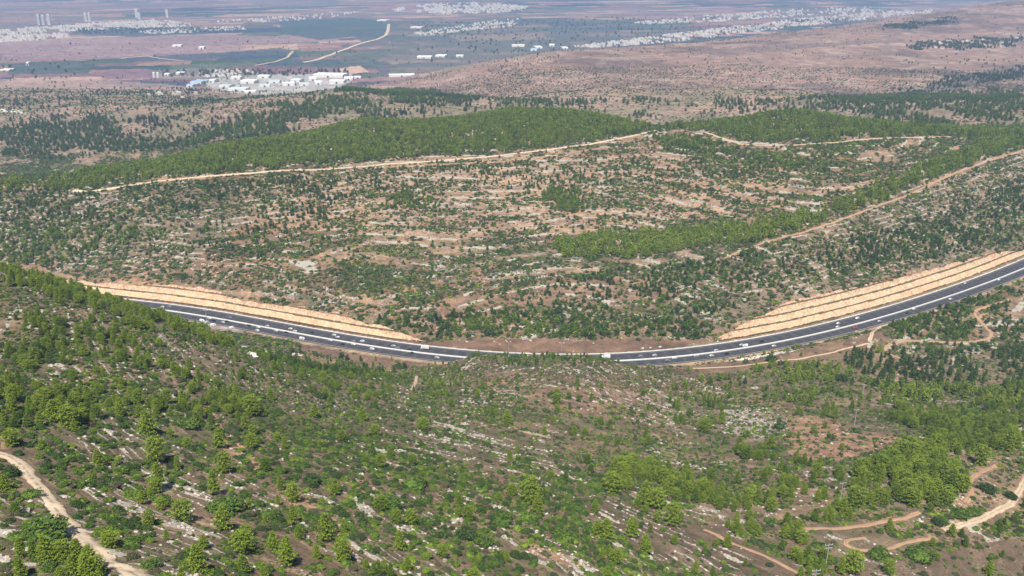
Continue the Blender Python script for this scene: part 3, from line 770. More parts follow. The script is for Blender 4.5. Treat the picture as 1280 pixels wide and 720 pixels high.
# ------------------------------------------------------------------ plant prototypes
def tufts(centres, size, n_each, r, flat=0.6, seedr=None, up=0.35):
    """small leaf-sized quads around given centres"""
    g = seedr; k = len(centres)*n_each
    c = np.repeat(centres, n_each, 0) + g.normal(0, 1, (k, 3))*np.array([r, r, r*flat])
    nrm = g.normal(0, 1, (k, 3)); nrm[:, 2] = np.abs(nrm[:, 2])+up; nrm /= np.linalg.norm(nrm, axis=1)[:, None]
    a = np.cross(nrm, g.normal(0, 1, (k, 3))); a /= np.linalg.norm(a, axis=1)[:, None]+1e-9
    b = np.cross(nrm, a); s = size*g.uniform(0.6, 1.35, (k, 1))
    V = np.stack([c-a*s*0.5-b*s*0.35, c+a*s*0.5-b*s*0.28, c+a*s*0.42+b*s*0.4, c-a*s*0.38+b*s*0.3], 1).reshape(-1, 3)
    return V, np.arange(4*k).reshape(-1, 4)
def blob(c, r, seed, sub=1, sq=(1, 1, 1)):
    bm = bmesh.new(); bmesh.ops.create_icosphere(bm, subdivisions=sub, radius=1)
    V = np.array([v.co[:] for v in bm.verts]); Fs = np.array([[v.index for v in f.verts] for f in bm.faces]); bm.free()
    V = V*(0.72+0.56*vn(V[:, 0]*1.7+seed, V[:, 1]*1.7, V[:, 2]*1.7, seed))[:, None]*r*np.array(sq)+np.array(c)
    return V, np.concatenate([Fs, Fs[:, 2:3]], 1)       # triangles kept as 4-index rows with a repeat
def merge(name, lst, mat):
    V = []; Fl = []; off = 0
    for v, f in lst:
        V.append(v); off0 = off; off += len(v)
        for q in f: Fl.append([i+off0 for i in (q[:3] if q[2] == q[3] else q)])
    me = bpy.data.meshes.new(name); me.from_pydata(np.concatenate(V).tolist(), [], Fl); me.materials.append(mat)
    return me
def pine_mesh(seed, nb, each, leaf, slim=0.30, kind='cone'):
    g = np.random.default_rng(seed); cs = []; lst = []
    ga = g.uniform(0, 6)
    lean = g.normal(0, 0.03, 2)
    for i in range(nb):
        t = (i+0.5)/nb; h = 0.13 + 0.85*t
        if kind == 'cone': R = slim*(1.02-t)**0.72*(0.75+0.5*g.random())
        else: R = slim*1.15*math.sqrt(max(0.02, 1-(2*t-0.85)**2/1.5))*(0.6+0.6*g.random())
        ga += 2.39996
        for f in ((0.6, 1.0) if R > slim*0.35 else (0.8,)):
            cs.append((math.cos(ga)*R*f+lean[0]*t, math.sin(ga)*R*f+lean[1]*t, h+0.05*f*(0.3+g.random())))
    V, Fq = tufts(np.array(cs), leaf, each, max(leaf*0.6, 0.036), 0.5, g)
    lst.append((V, Fq))
    for q in range(4):
        t = q/4; R = slim*0.62*(1-t*0.75)
        lst.append(blob((lean[0]*t, lean[1]*t, 0.22+0.62*t), R*0.72, seed+q, 1, (1, 1, 0.95)))
    return merge('pine_crown', lst, M['pine'])
def trunk_mesh():
    mb = MB(); mb.cyl(0, 0, -0.05, 0.022, 0.5, n=7, r2=0.013).cyl(0, 0, 0.45, 0.013, 0.45, n=6, r2=0.004)
    return mb.mesh('pine_trunk', M['bark'])
def bush_mesh(seed, n, each, leaf, lobes=4):
    g = np.random.default_rng(seed); cs = []; lst = []
    for l in range(lobes):
        a = g.uniform(0, 2*PI); d = g.uniform(0.0, 0.24) if l else 0
        cx, cy, r = d*math.cos(a), d*math.sin(a), g.uniform(0.20, 0.30)
        lst.append(blob((cx, cy, r*0.55), r*0.95, seed+l, 1, (1, 1, 0.85)))
        k = n//lobes
        v = g.normal(0, 1, (k, 3)); v[:, 2] = np.abs(v[:, 2]); v /= np.linalg.norm(v, axis=1)[:, None]
        cs.append(np.array([cx, cy, r*0.5]) + v*r*np.array([1.0, 1.0, 0.95])*g.uniform(0.85, 1.15, (k, 1)))
    cs = np.concatenate(cs); cs[:, 2] = np.maximum(cs[:, 2], 0.03)
    V, Fq = tufts(cs, leaf, each, leaf*0.6, 0.6, g)
    lst.append((V, Fq))
    return merge('bush_foliage', lst, M['scrub'])
PN = [pine_mesh(100+i, 60, 38, 0.031, (0.25, 0.30, 0.22, 0.27, 0.32, 0.24)[i], 'cone' if i not in (1, 4) else 'round') for i in range(6)]
PF = [pine_mesh(200+i, 22, 9, 0.085, (0.21, 0.27, 0.19, 0.23)[i], 'cone' if i != 1 else 'round') for i in range(4)]
BN = [bush_mesh(300+i, 260, 5, 0.05, 3+i % 4) for i in range(6)]
BF = [bush_mesh(400+i, 42, 2, 0.15, 3) for i in range(4)]
TRUNK = trunk_mesh()
def rock_mesh(seed):
    g = np.random.default_rng(seed)
    bm = bmesh.new(); bmesh.ops.create_icosphere(bm, subdivisions=2, radius=0.5)
    for v in bm.verts:
        c = v.co; k = 0.65+0.7*float(vn(np.array([c.x*3+seed]), np.array([c.y*3]), np.array([c.z*3]), seed)[0])
        v.co = c*k; v.co.z = max(-0.12, v.co.z*0.62)
    me = bpy.data.meshes.new('rock'); bm.to_mesh(me); bm.free(); me.materials.append(M['stone']); return me
RK = [rock_mesh(500+i) for i in range(5)]
def proto_collection(name, meshes):
    c = bpy.data.collections.new(name)
    for i, m in enumerate(meshes):
        c.objects.link(bpy.data.objects.new('%s_%02d' % (name, i), m))
    return c
PC_P = proto_collection('pine_kinds', PN+PF); PC_B = proto_collection('bush_kinds', BN+BF); PC_R = proto_collection('rock_kinds', RK)
def scatter(name, x, y, z, s, rz, idx, tone, coll):
    k = len(x)
    me = bpy.data.meshes.new(name); me.vertices.add(k)
    me.vertices.foreach_set('co', np.stack([x, y, z], 1).astype(np.float32).ravel())
    def at(nm, ty, fld, v):
        a = me.attributes.new(nm, ty, 'POINT'); a.data.foreach_set(fld, v)
    at('scl', 'FLOAT_VECTOR', 'vector', s.astype(np.float32).ravel())
    at('rz', 'FLOAT_VECTOR', 'vector', np.stack([x*0, x*0, rz], 1).astype(np.float32).ravel())
    at('idx', 'INT', 'value', idx.astype(np.int32)); at('tone', 'FLOAT', 'value', tone.astype(np.float32))
    me.update()
    o = bpy.data.objects.new(name, me); COL.objects.link(o)
    ng = bpy.data.node_groups.new(name, 'GeometryNodeTree')
    ng.interface.new_socket('Geometry', in_out='INPUT', socket_type='NodeSocketGeometry')
    ng.interface.new_socket('Geometry', in_out='OUTPUT', socket_type='NodeSocketGeometry')
    nd = ng.nodes; gi, go = nd.new('NodeGroupInput'), nd.new('NodeGroupOutput')
    iop = nd.new('GeometryNodeInstanceOnPoints'); ci = nd.new('GeometryNodeCollectionInfo')
    ci.inputs['Collection'].default_value = coll; ci.inputs['Separate Children'].default_value = True; ci.inputs['Reset Children'].default_value = True
    def na(nm, ty):
        q = nd.new('GeometryNodeInputNamedAttribute'); q.data_type = ty; q.inputs['Name'].default_value = nm; return q.outputs['Attribute']
    L = ng.links.new
    iop.inputs['Pick Instance'].default_value = True
    L(gi.outputs[0], iop.inputs['Points']); L(ci.outputs[0], iop.inputs['Instance']); L(na('idx', 'INT'), iop.inputs['Instance Index'])
    e2r = nd.new('FunctionNodeEulerToRotation'); L(na('rz', 'FLOAT_VECTOR'), e2r.inputs[0]); L(e2r.outputs[0], iop.inputs['Rotation'])
    L(na('scl', 'FLOAT_VECTOR'), iop.inputs['Scale']); L(iop.outputs[0], go.inputs[0])
    mod = o.modifiers.new('scatter', 'NODES'); mod.node_group = ng
    return o

# ------------------------------------------------------------------ where plants stand
def cand(y0, y1, cell, seed, margin=70, extra=6):
    g = np.random.default_rng(seed)
    hw = 0.78*y1
    nx, ny = int(2*hw/cell), int((y1-y0)/cell)
    X, Y = np.meshgrid(np.arange(nx)*cell-hw, np.arange(ny)*cell+y0)
    X[1::2] += cell/2
    x = (X + g.uniform(-0.5, 0.5, X.shape)*cell*0.9).ravel(); y = (Y + g.uniform(-0.5, 0.5, X.shape)*cell*0.9).ravel()
    k = (np.abs(x) < 0.80*y) & (y > 95); x, y = x[k], y[k]
    z = ground(x, y); px, py = project(x, y, z)
    margin = max(margin, 190) if y0 < 780 else margin
    k = (px > -margin) & (px < 1280+margin) & (py < 720+90) & (py > -12) & visible(x, y, extra)
    x, y, z, px, py = x[k], y[k], z[k], px[k], py[k]
    DD_ = grid_at(DR, x, y); 
    k = ~((DD_ > -16) & (DD_ < 24)) & ~on_track(x, y, 0)
    # keep off the cut faces
    cm = grid_at(cutm.astype(float), x, y) > 0.2
    k &= ~cm
    return x[k], y[k], z[k], px[k], py[k]
# (polygon, chance, height low, high, tone, min forward, max forward)
PL = [
 ([(0,334),(40,338),(100,356),(160,378),(210,394),(262,408),(300,428),(285,436),(230,420),(150,398),(70,372),(0,356)], 0.50, 4, 8, 0.90, 380, 640),
 ([(20,400),(110,395),(240,440),(300,470),(330,520),(250,520),(120,500),(20,460)], 0.30, 4, 7, 0.84, 200, 700),
 ([(0,470),(130,470),(200,500),(240,560),(150,560),(0,540)], 0.26, 4, 7.5, 0.86, 200, 700),
 ([(0,540),(260,520),(420,560),(430,720),(0,720)], 0.045, 4, 7, 0.88, 100, 500),
 ([(300,440),(560,460),(640,480),(560,500),(420,500),(300,470)], 0.20, 3, 6, 0.80, 300, 720),
 ([(325,430),(430,446),(520,462),(440,470),(340,456)], 0.35, 4, 7, 0.60, 300, 800),
 ([(590,438),(640,440),(760,446),(760,454),(600,456)], 0.35, 3, 5, 0.70, 500, 740),
 ([(1072,582),(1110,568),(1150,560),(1185,572),(1203,600),(1205,632),(1175,628),(1120,640),(1060,632),(1060,600),(1085,580)], 0.95, 6.5, 11.5, 0.86, 300, 600),
 ([(760,585),(800,578),(850,590),(870,600),(960,600),(1000,610),(1060,640),(1040,655),(960,648),(900,640),(840,630),(780,615)], 0.45, 6, 9, 0.86, 300, 600),
 ([(905,650),(940,652),(1000,668),(1015,690),(1005,708),(960,700),(915,672)], 0.5, 5.5, 10, 0.88, 250, 500),
 ([(975,575),(1050,588),(1060,604),(990,604),(900,578),(930,565)], 0.28, 5, 9, 0.78, 300, 600),
 ([(1085,480),(1280,480),(1280,560),(1200,572),(1160,545),(1110,528)], 0.42, 6, 9, 0.80, 400, 760),
 ([(830,488),(960,470),(1085,480),(1090,520),(1060,512),(1000,508),(900,500)], 0.17, 5, 8, 0.78, 400, 760),
 ([(930,462),(1000,456),(1065,462),(1062,482),(1000,482),(930,478)], 0.55, 5, 8, 0.86, 500, 760),
 ([(1050,444),(1110,438),(1190,470),(1180,485),(1100,478),(1060,462)], 0.55, 5, 8, 0.50, 500, 900),
 ([(1110,408),(1190,378),(1280,348),(1280,420),(1240,430),(1230,400),(1200,424),(1120,424)], 0.42, 5, 8, 0.58, 600, 1050),
 ([(1115,432),(1240,426),(1280,420),(1280,482),(1190,480),(1140,452)], 0.26, 5, 8, 0.52, 600, 1000),
 ([(1250,640),(1280,625),(1280,660),(1200,690),(1180,672)], 0.3, 4, 7, 0.62, 200, 500),
 ([(1000,690),(1060,700),(1090,720),(1000,720)], 0.4, 5, 8, 0.84, 200, 500),
 ([(830,495),(905,505),(905,535),(850,530)], 0.35, 5, 8, 0.74, 400, 760),
 # slope beyond the road
 ([(0,262),(0,229),(60,227),(130,214),(300,181),(450,152),(520,142),(600,137),(720,140),(812,160),(760,172),(690,182),(600,190),(470,200),(300,214),(150,230),(90,238)], 0.80, 5.5, 11, 0.82, 1000, 1800),
 ([(0,250),(90,240),(60,262),(0,268)], 0.6, 6, 9, 0.74, 900, 1400),
 ([(692,300),(760,294),(860,290),(960,278),(1030,264),(1036,278),(960,298),(860,314),(780,322),(700,322)], 0.82, 6.5, 12, 0.90, 850, 1300),
 ([(1038,262),(1070,248),(1120,224),(1200,190),(1282,162),(1282,184),(1210,208),(1130,240),(1060,268)], 0.72, 6, 12, 0.84, 850, 1650),
 ([(812,166),(860,156),(930,146),(1000,138),(1060,150),(1140,160),(1280,160),(1280,178),(1190,167),(1050,172),(940,178),(880,160)], 0.5, 6, 11, 0.80, 1100, 1800),
 ([(850,168),(900,182),(925,190),(880,196),(820,186),(815,172)], 0.6, 6, 9, 0.72, 1000, 1700),
 ([(450,404),(520,392),(620,388),(760,382),(860,368),(880,420),(760,424),(700,424),(560,424),(500,414)], 0.62, 5, 8, 0.60, 780, 1000),
 ([(560,400),(680,398),(690,424),(580,424)], 0.4, 5, 8, 0.74, 780, 1000),
 ([(600,370),(760,340),(900,320),(1050,305),(1060,330),(940,372),(880,400),(700,392)], 0.28, 4, 7, 0.56, 780, 1100),
 ([(1060,300),(1180,262),(1280,222),(1280,300),(1200,316),(1100,332),(1050,345)], 0.45, 4, 7, 0.50, 780, 1300),
 ([(0,278),(90,278),(170,286),(165,312),(80,330),(0,330)], 0.5, 5, 8, 0.70, 850, 1300),
 ([(480,240),(540,238),(545,262),(485,262)], 0.6, 5, 8, 0.74, 900, 1300),
 ([(680,238),(730,236),(732,264),(684,264)], 0.7, 6, 9, 0.76, 900, 1300),
 ([(925,200),(1040,195),(1035,214),(930,218)], 0.4, 5, 8, 0.72, 900, 1400),
 ([(0,240),(300,225),(470,212),(640,205),(640,222),(480,236),(400,262),(180,278),(0,278)], 0.32, 4, 7, 0.54, 900, 1400),
 ([(170,278),(420,262),(420,300),(300,330),(170,318)], 0.18, 4, 7, 0.56, 900, 1400),
 ([(420,215),(820,195),(930,200),(920,225),(700,235),(420,245)], 0.16, 4, 7, 0.60, 900, 1400),
]
def tree_field(x, y, px, py, layers, base):
    pr = np.full(len(x), base); h0 = np.full(len(x), 4.0); h1 = np.full(len(x), 7.0); tn = np.where(y < 770, 0.82, 0.66)
    jx = (fbm(x/16, y/16, None, 2, 3)-0.5)*34; jy = (fbm(x/16+40, y/16, None, 2, 4)-0.5)*17
    for poly, p, a, b, t, ya, yb in layers:
        m = inpoly(px+jx, py+jy, poly) & (y > ya) & (y < yb)
        pr[m] = p; h0[m] = a; h1[m] = b; tn[m] = t
    return pr, h0, h1, tn
px_all = []
x, y, z, px, py = cand(100, 1800, 4.4, 1)
pr, h0, h1, tn = tree_field(x, y, px, py, PL, 0.05)
pr = np.where((y > 770) & (pr < 0.06), 0.022, pr); pr = np.where((y < 770) & (pr < 0.06), 0.028, pr)
clump = fbm(x/24, y/24, None, 2, 101)
gap = fbm(x/14, y/14, None, 2, 106); rowz = vn(x/30, y/30, ground(x, y)/2.2, 107)
pr = np.where(pr < 0.5, pr*np.clip((clump-0.30)*5.0, 0, 2.2)*np.where(y > 780, 0.5+rowz, 1), pr*np.clip(0.25+(gap-0.3)*3.2, 0.12, 1.15))
pr = np.where((pr > 0.0) & (inpoly(px, py, BERM)), 0, pr)
g = np.random.default_rng(5)
k = g.random(len(x)) < pr
x, y, z, h0, h1, tn = x[k], y[k], z[k], h0[k], h1[k], tn[k]
n = len(x)
H = h0+(h1-h0)*g.random(n)
H *= 0.85+0.3*fbm(x/12, y/12, None, 1, 102)
TN = tn + g.normal(0, 0.09, n) + (fbm(x/30, y/30, None, 2, 103)-0.5)*0.15
pines = np.stack([x, y, z, H*np.where((y > 770) & (tn < 0.75), 0.82, 1), TN, g.uniform(0.85, 1.2, n)*np.where((y > 770) & (tn < 0.75), 1.45, 1)], 1)
# trees picked out one by one: picture point of the foot, height in picture rows, width factor
def z1(a): return [(p/2.977, 480+q/2.975, h/2.977, w) for p, q, h, w in a]
def z2(a): return [(425+p/2.977, 480+q/2.975, h/2.977, w) for p, q, h, w in a]
def z3(a): return [(850+p/2.977, 480+q/2.975, h/2.977, w) for p, q, h, w in a]
HP = z1([(555,192,100,1.15),(515,76,62,1),(685,84,70,1),(820,236,78,1.1),(835,330,85,.9),(800,412,98,.9),(370,302,66,1.2),(585,288,105,.95),(590,385,105,1),
 (530,446,58,1),(680,510,90,1.15),(830,540,98,1.25),(740,704,120,1.0),(1095,438,74,1),(1090,524,84,.85),(1210,586,118,.9),(900,630,95,1.1),(1065,672,118,.95),
 (1020,620,80,1),(935,240,62,1),(1060,240,52,.9),(915,166,64,1),(935,116,80,1.1),(1170,124,56,1.2),(1250,412,66,1),(555,524,64,1),(620,580,44,1),(180,670,118,.9),
 (235,660,85,1.2),(285,665,100,1.2),(335,690,100,1.2),(370,705,75,1.1),(330,720,95,1.3),(275,715,90,1.2),(225,740,70,1.1),(85,720,95,.95),(700,238,44,1),(50,232,70,1.2),(985,720,60,1.1),(1275,660,90,1),(260,158,88,1.2),(205,140,92,1.2),(20,396,66,1.3),
 (48,64,66,1.1),(330,60,60,1.2),(450,110,66,1.1),(170,70,60,1.2),(880,40,50,1),(1010,60,54,1.1),(620,70,56,1)]) \
 + z2([(722,446,118,1.1),(738,486,80,1),(700,440,90,1),(225,616,84,1),(165,706,60,1),(15,656,84,1),(250,688,56,1.2),(625,154,62,1.1),(1235,526,92,.95),(990,572,86,1.3),
 (1085,568,84,1.1),(310,172,52,1.3),(85,136,56,1.2),(760,188,34,1.2),(1015,404,84,1.1),(1010,350,64,.8),(1135,450,100,1),(1180,460,80,1.1),(1140,630,80,1.1),(960,560,60,1.3),(805,75,46,1.2),(240,700,40,1.1)]) \
 + z3([(175,606,58,1),(640,700,92,1.1),(600,706,70,1),(1150,712,60,1.1),(775,706,60,1),(780,546,54,1),(1010,566,52,1.1),(1120,300,80,1),(1220,250,90,1),(335,240,60,1.1),(90,180,60,1),(155,150,56,1),(545,120,60,.8),(575,130,54,.8)])
hp = []
for px_, py_, hh_, w_ in HP:
    X_, Y_ = unproject(px_, py_)
    Z_ = float(ground(X_, Y_)); hm = 0.86*hh_*math.hypot(Y_, CAMZ-Z_)/F/0.86
    hp.append((X_, Y_, Z_, hm, 0.90+random.uniform(-0.05, 0.05), w_))
hp = np.array(hp)
# thin the random ones round the picked ones
dmin = np.full(len(pines), 1e9)
for q in hp: dmin = np.minimum(dmin, np.hypot(pines[:, 0]-q[0], pines[:, 1]-q[1]))
pines = np.concatenate([hp, pines[dmin > 4.0]])
# far woods
FL = [
 ([(0,150),(100,140),(170,150),(230,160),(300,150),(430,115),(560,118),(640,130),(700,134),(600,140),(450,150),(300,180),(200,200),(0,200)], 0.40, 7, 10, 0.56),
 ([(0,158),(120,150),(200,160),(180,185),(60,190),(0,185)], 0.65, 7, 10, 0.56),
 ([(300,140),(430,112),(540,112),(520,130),(380,160),(280,178),(220,180)], 0.55, 8, 11, 0.64),
 ([(140,150),(270,140),(300,150),(220,178),(150,170)], 0.25, 6, 9, 0.30),
 ([(0,195),(250,185),(120,214),(0,228)], 0.33, 5, 8, 0.56),
 ([(500,122),(600,128),(700,112),(780,102),(840,108),(900,106),(990,104),(1100,116),(1280,116),(1280,165),(1140,160),(1000,140),(800,150),(760,142),(600,136)], 0.28, 7, 10, 0.62),
 ([(600,128),(690,112),(780,101),(800,108),(700,122),(620,134)], 0.6, 6, 10, 0.62),
 ([(880,108),(920,103),(990,106),(1020,114),(960,114),(890,116)], 0.6, 6, 10, 0.64),
 ([(1030,116),(1110,118),(1160,122),(1150,135),(1080,132),(1030,126)], 0.6, 6, 10, 0.62),
 ([(1150,118),(1280,114),(1280,160),(1120,158),(1080,145),(1150,136)], 0.45, 7, 10, 0.62),
 ([(1120,118),(1180,98),(1280,82),(1280,98),(1200,108),(1150,120)], 0.32, 6, 9, 0.42),
 ([(560,130),(600,126),(620,134),(560,140),(430,158),(430,150)], 0.3, 7, 9, 0.45),
 ([(0,118),(60,112),(180,112),(330,118),(330,126),(230,140),(160,133),(90,148),(0,150)], 0.07, 5, 8, 0.40),
 ([(1130,54),(1160,50),(1200,52),(1280,46),(1280,56),(1220,62),(1135,63)], 0.45, 7, 10, 0.5),
 ([(1040,53),(1100,50),(1095,56),(1040,58)], 0.5, 6, 9, 0.40),
 ([(1110,32),(1180,25),(1200,24),(1200,29),(1130,36),(1010,44)], 0.35, 7, 10, 0.42),
 ([(690,60),(700,56),(1100,28),(1110,120),(620,126),(520,100)], 0.02, 3, 6, 0.36),
 ([(500,100),(700,68),(700,90),(600,115)], 0.10, 3, 5, 0.36),
 ([(180,112),(260,112),(262,126),(200,130)], 0.28, 4, 6, 0.36),
]
x, y, z, px, py = cand(1750, 5200, 8.5, 2, 60, 9)
pr = np.full(len(x), 0.035); pr[y > 2450] = 0.012; pr[y > 3300] = 0.003; h0 = np.full(len(x), 5.0); h1 = h0+3; tn = np.full(len(x), 0.46)
jx = (fbm(x/60, y/60, None, 3, 3)-0.5)*60; jy = (fbm(x/60+40, y/60, None, 3, 4)-0.5)*14
for poly, p, a, b, t in FL:
    m_ = inpoly(px+jx, py+jy, poly); pr[m_] = p; h0[m_] = a; h1[m_] = b; tn[m_] = t
g = np.random.default_rng(6); cl = fbm(x/60, y/60, None, 3, 104)
pr = np.where(pr < 0.6, pr*np.clip((cl-0.34)*6, 0, 2.2), pr)
k = g.random(len(x)) < pr; x, y, z, h0, h1, tn = [q[k] for q in (x, y, z, h0, h1, tn)]; n = len(x)
far = np.stack([x, y, z, h0+(h1-h0)*g.random(n), tn+g.normal(0, 0.05, n), g.uniform(1.1, 1.7, n)], 1)
# trees among the far fields and the works at the foot of the hills
x, y, z, px, py = cand(2800, 9500, 26, 3, 30, 9)
g = np.random.default_rng(8)
PLN = [([(250,88),(440,88),(440,93),(330,96),(250,97)], 0.7), ([(205,90),(250,88),(255,98),(200,97)], 0.4), ([(88,36),(260,36),(300,40),(100,43)], 0.35),
       ([(700,60),(860,50),(1000,32),(1100,22),(1000,24),(860,40),(700,52)], 0.3), ([(500,30),(900,20),(900,50),(600,70)], 0.07), ([(0,76),(120,76),(120,100),(0,100)], 0.05)]
pr = np.full(len(x), 0.0012)
for poly, p in PLN: pr[inpoly(px, py, poly)] = p
pr *= ((ZFLAT := grid_at(wp.astype(float), x, y)) > 0.5)
k = g.random(len(x)) < pr; x, y, z = x[k], y[k], z[k]; n = len(x)
far2 = np.stack([x, y, z, g.uniform(8, 13, n), g.uniform(0.3, 0.5, n), g.uniform(1.3, 2.0, n)], 1)
ALLP = np.concatenate([pines, far, far2])

def seen_rank(A_, wide=1.0):
    px, py = project(A_[:, 0], A_[:, 1], A_[:, 2]); s = A_[:, 3]/A_[:, 1]
    tpx, tpy = project(A_[:, 0], A_[:, 1], A_[:, 2]+A_[:, 3]*0.6)
    ok = (tpx > 2) & (tpx < 1278) & (tpy > 0) & (tpy < 716) & visible(A_[:, 0], A_[:, 1], A_[:, 3]*0.5)
    s = np.where(ok, s, -1); order = np.argsort(-s)
    return order[:int(min(300, ok.sum()))], px, py
# places used in labels
PLACES = [([(0,640),(170,640),(170,722),(0,722)], 'beside the lower left track'),
 ([(0,560),(130,560),(130,645),(0,645)], 'by the bend of the pale track'),
 ([(0,330),(300,420),(320,470),(0,440)], 'high on the left spur'),
 ([(0,440),(320,470),(330,560),(0,560)], 'on the upper left slope'),
 ([(130,560),(440,560),(440,722),(130,722)], 'on the rocky lower left slope'),
 ([(1040,540),(1210,540),(1210,645),(1040,645)], 'in the dense right-hand grove'),
 ([(740,570),(1060,570),(1060,655),(740,655)], 'in the middle pine belt'),
 ([(895,645),(1020,645),(1020,722),(895,722)], 'in the clump by the red track'),
 ([(1020,645),(1300,560),(1300,722),(1020,722)], 'among the looping right-hand tracks'),
 ([(1040,430),(1300,430),(1300,560),(1040,560)], 'in the right valley woods'),
 ([(600,600),(900,600),(900,722),(600,722)], 'on the brown slope at bottom centre'),
 ([(440,560),(740,560),(740,722),(440,722)], 'on the striped slope left of centre')]
def place(px, py):
    for poly, w in PLACES:
        if bool(inpoly(np.array([px]), np.array([py]), poly)[0]): return w
    return 'on the open middle slope'
def tone_word(t): return 'bright yellow-green' if t > 0.9 else 'bright green' if t > 0.8 else 'mid green' if t > 0.62 else 'dark green' if t > 0.3 else 'grey dry'
def at_words(px, py, used):
    a, b = int(round(px/12.8)), int(round(py/7.2))
    a, b = min(max(a, 0), 100), min(max(b, 0), 100)
    for r in range(0, 9):
        for da in range(-r, r+1):
            for db in range(-r, r+1):
                if (a+da, b+db) not in used:
                    used.add((a+da, b+db)); return '%d%% across, %d%% down' % (a+da, b+db)
order, ppx, ppy = seen_rank(ALLP)
used = set(); isind = np.zeros(len(ALLP), bool)
for r, i in enumerate(order):
    X_, Y_, Z_, h, t, w = ALLP[i]; isind[i] = True
    root = empty('pine_tree', (X_, Y_, Z_-0.1), random.uniform(0, 6.28)); root.scale = (h*w, h*w, h)
    sz = 'tall' if h > 8.5 else 'small' if h < 5 else 'young'
    tag(root, '%s %s pine %s, %s' % (sz, tone_word(t), place(ppx[i], ppy[i]), at_words(ppx[i], ppy[i], used)), 'tree', 'pine trees on the near slopes')
    c = link('crown', PN[i % 6], root); c['tone'] = float(t)
    link('trunk', TRUNK, root)
R = ALLP[~isind]; n = len(R); g = np.random.default_rng(9)
nearp = R[:, 1] < 620
ix_ = np.where(nearp, g.integers(0, 6, n), 6+g.integers(0, 4, n))
hw = R[:, 3]*R[:, 5]
o = scatter('pine_woodland', R[:, 0], R[:, 1], R[:, 2]-0.15, np.stack([hw, hw, R[:, 3]], 1), g.uniform(0, 6.28, n), ix_, R[:, 4], PC_P)
tag(o, 'thousands of smaller pines covering the slopes and far ridges', 'woodland', kind='stuff')
print('pines', len(ALLP))

# ------------------------------------------------------------------ scrub
def shrub_density(x, y, px, py):
    d = np.where(y < 420, 1.1, np.where(y < 760, 0.85, 0.98))
    n1_ = fbm(x/20, y/20, None, 3, 111); n2_ = fbm(x/75, y/75, None, 2, 112)
    z = ground(x, y); st_ = strata_val(x, y, z)
    d = d*np.clip(1+(n1_-0.5)*3.4+(n2_-0.5)*2.2, 0.05, 2.3)
    d = d*np.where(st_ > 0.6, 0.35, 1.0)
    nb_ = fbm(x/110, y/110, None, 3, 52)
    bnd = np.where(y > 760, 1-vn(x/75, y/75, (z+(nb_-0.5)*4)/1.9, 57)*0.75-vn(x/20, y/20, z/1.2, 114)*0.25, vn(x/60, y/60, z/1.9, 113)*0.65+vn(x/18, y/18, z/1.1, 114)*0.35)
    d = d*np.clip(0.1+(bnd-0.28)*3.6, np.where(y < 760, 0.3, 0.08), 1.9)
    jx = (vn(x/9, y/9, None, 3)-0.5)*12; jy = (vn(x/9+40, y/9, None, 4)-0.5)*6
    def zz(poly, v, mul=False, ya=0, yb=1e9):
        m = inpoly(px+jx, py+jy, poly) & (y > ya) & (y < yb)
        d[m] = d[m]*v if mul else v*np.clip(1+(n1_[m]-0.5)*2.5, 0.1, 2)
    zz(BERM, 0.0); zz([(380,429),(445,440),(515,449),(560,452),(560,460),(500,458),(430,450),(370,436)], 0.03)
    zz([(840,458),(900,452),(1000,437),(1088,418),(1100,412),(1110,425),(1090,440),(1030,450),(1000,455),(900,466),(850,468)], 0.05, ya=600, yb=900)
    zz([(985,528),(1000,520),(1040,520),(1062,540),(1150,548),(1120,556),(1095,562),(1050,576),(1000,576),(984,558)], 0.3, ya=300, yb=700)
    zz([(860,650),(905,655),(960,690),(1010,720),(900,720),(800,690),(740,640),(760,620),(820,640)], 0.12, ya=200, yb=500)
    zz([(1040,700),(1100,690),(1180,690),(1280,670),(1280,722),(1040,722)], 0.15, ya=200, yb=500)
    zz([(690,470),(800,470),(830,500),(740,520),(660,500)], 0.3, True)
    zz([(260,560),(400,580),(420,640),(340,640),(280,600)], 0.4, True, 0, 500)
    zz([(560,555),(640,560),(640,600),(580,610)], 0.3, True, 0, 500)
    zz([(740,540),(1000,560),(1000,600),(860,640),(740,600)], 0.8, ya=300, yb=700)
    zz([(450,560),(620,600),(760,660),(760,700),(620,680),(480,620)], 0.72, ya=100, yb=600)
    zz([(0,420),(300,460),(640,470),(640,520),(400,540),(200,520),(0,500)], 0.72, ya=200, yb=700)
    zz([(560,455),(700,452),(840,460),(980,475),(900,500),(700,480),(560,480)], 0.75, ya=500, yb=760)
    zz([(0,238),(300,225),(480,212),(480,230),(420,262),(170,280),(170,330),(0,330)], 0.8, ya=900, yb=1500)
    zz([(170,320),(430,370),(480,400),(620,370),(760,340),(900,320),(1050,285),(1282,205),(1282,305),(1100,345),(960,380),(880,425),(500,418)], 0.66, ya=780, yb=1500)
    zz([(540,380),(700,350),(830,345),(860,370),(700,385),(560,400)], 0.45, True)
    zz([(300,235),(500,210),(700,200),(820,205),(980,195),(980,250),(800,280),(650,290),(450,285),(300,280)], 0.75, True, 900, 1500)
    zz([(248,398),(262,402),(285,406),(306,411),(300,417),(280,415),(262,411),(245,404)], 0, ya=600, yb=900)
    return d, st_, n1_, n2_
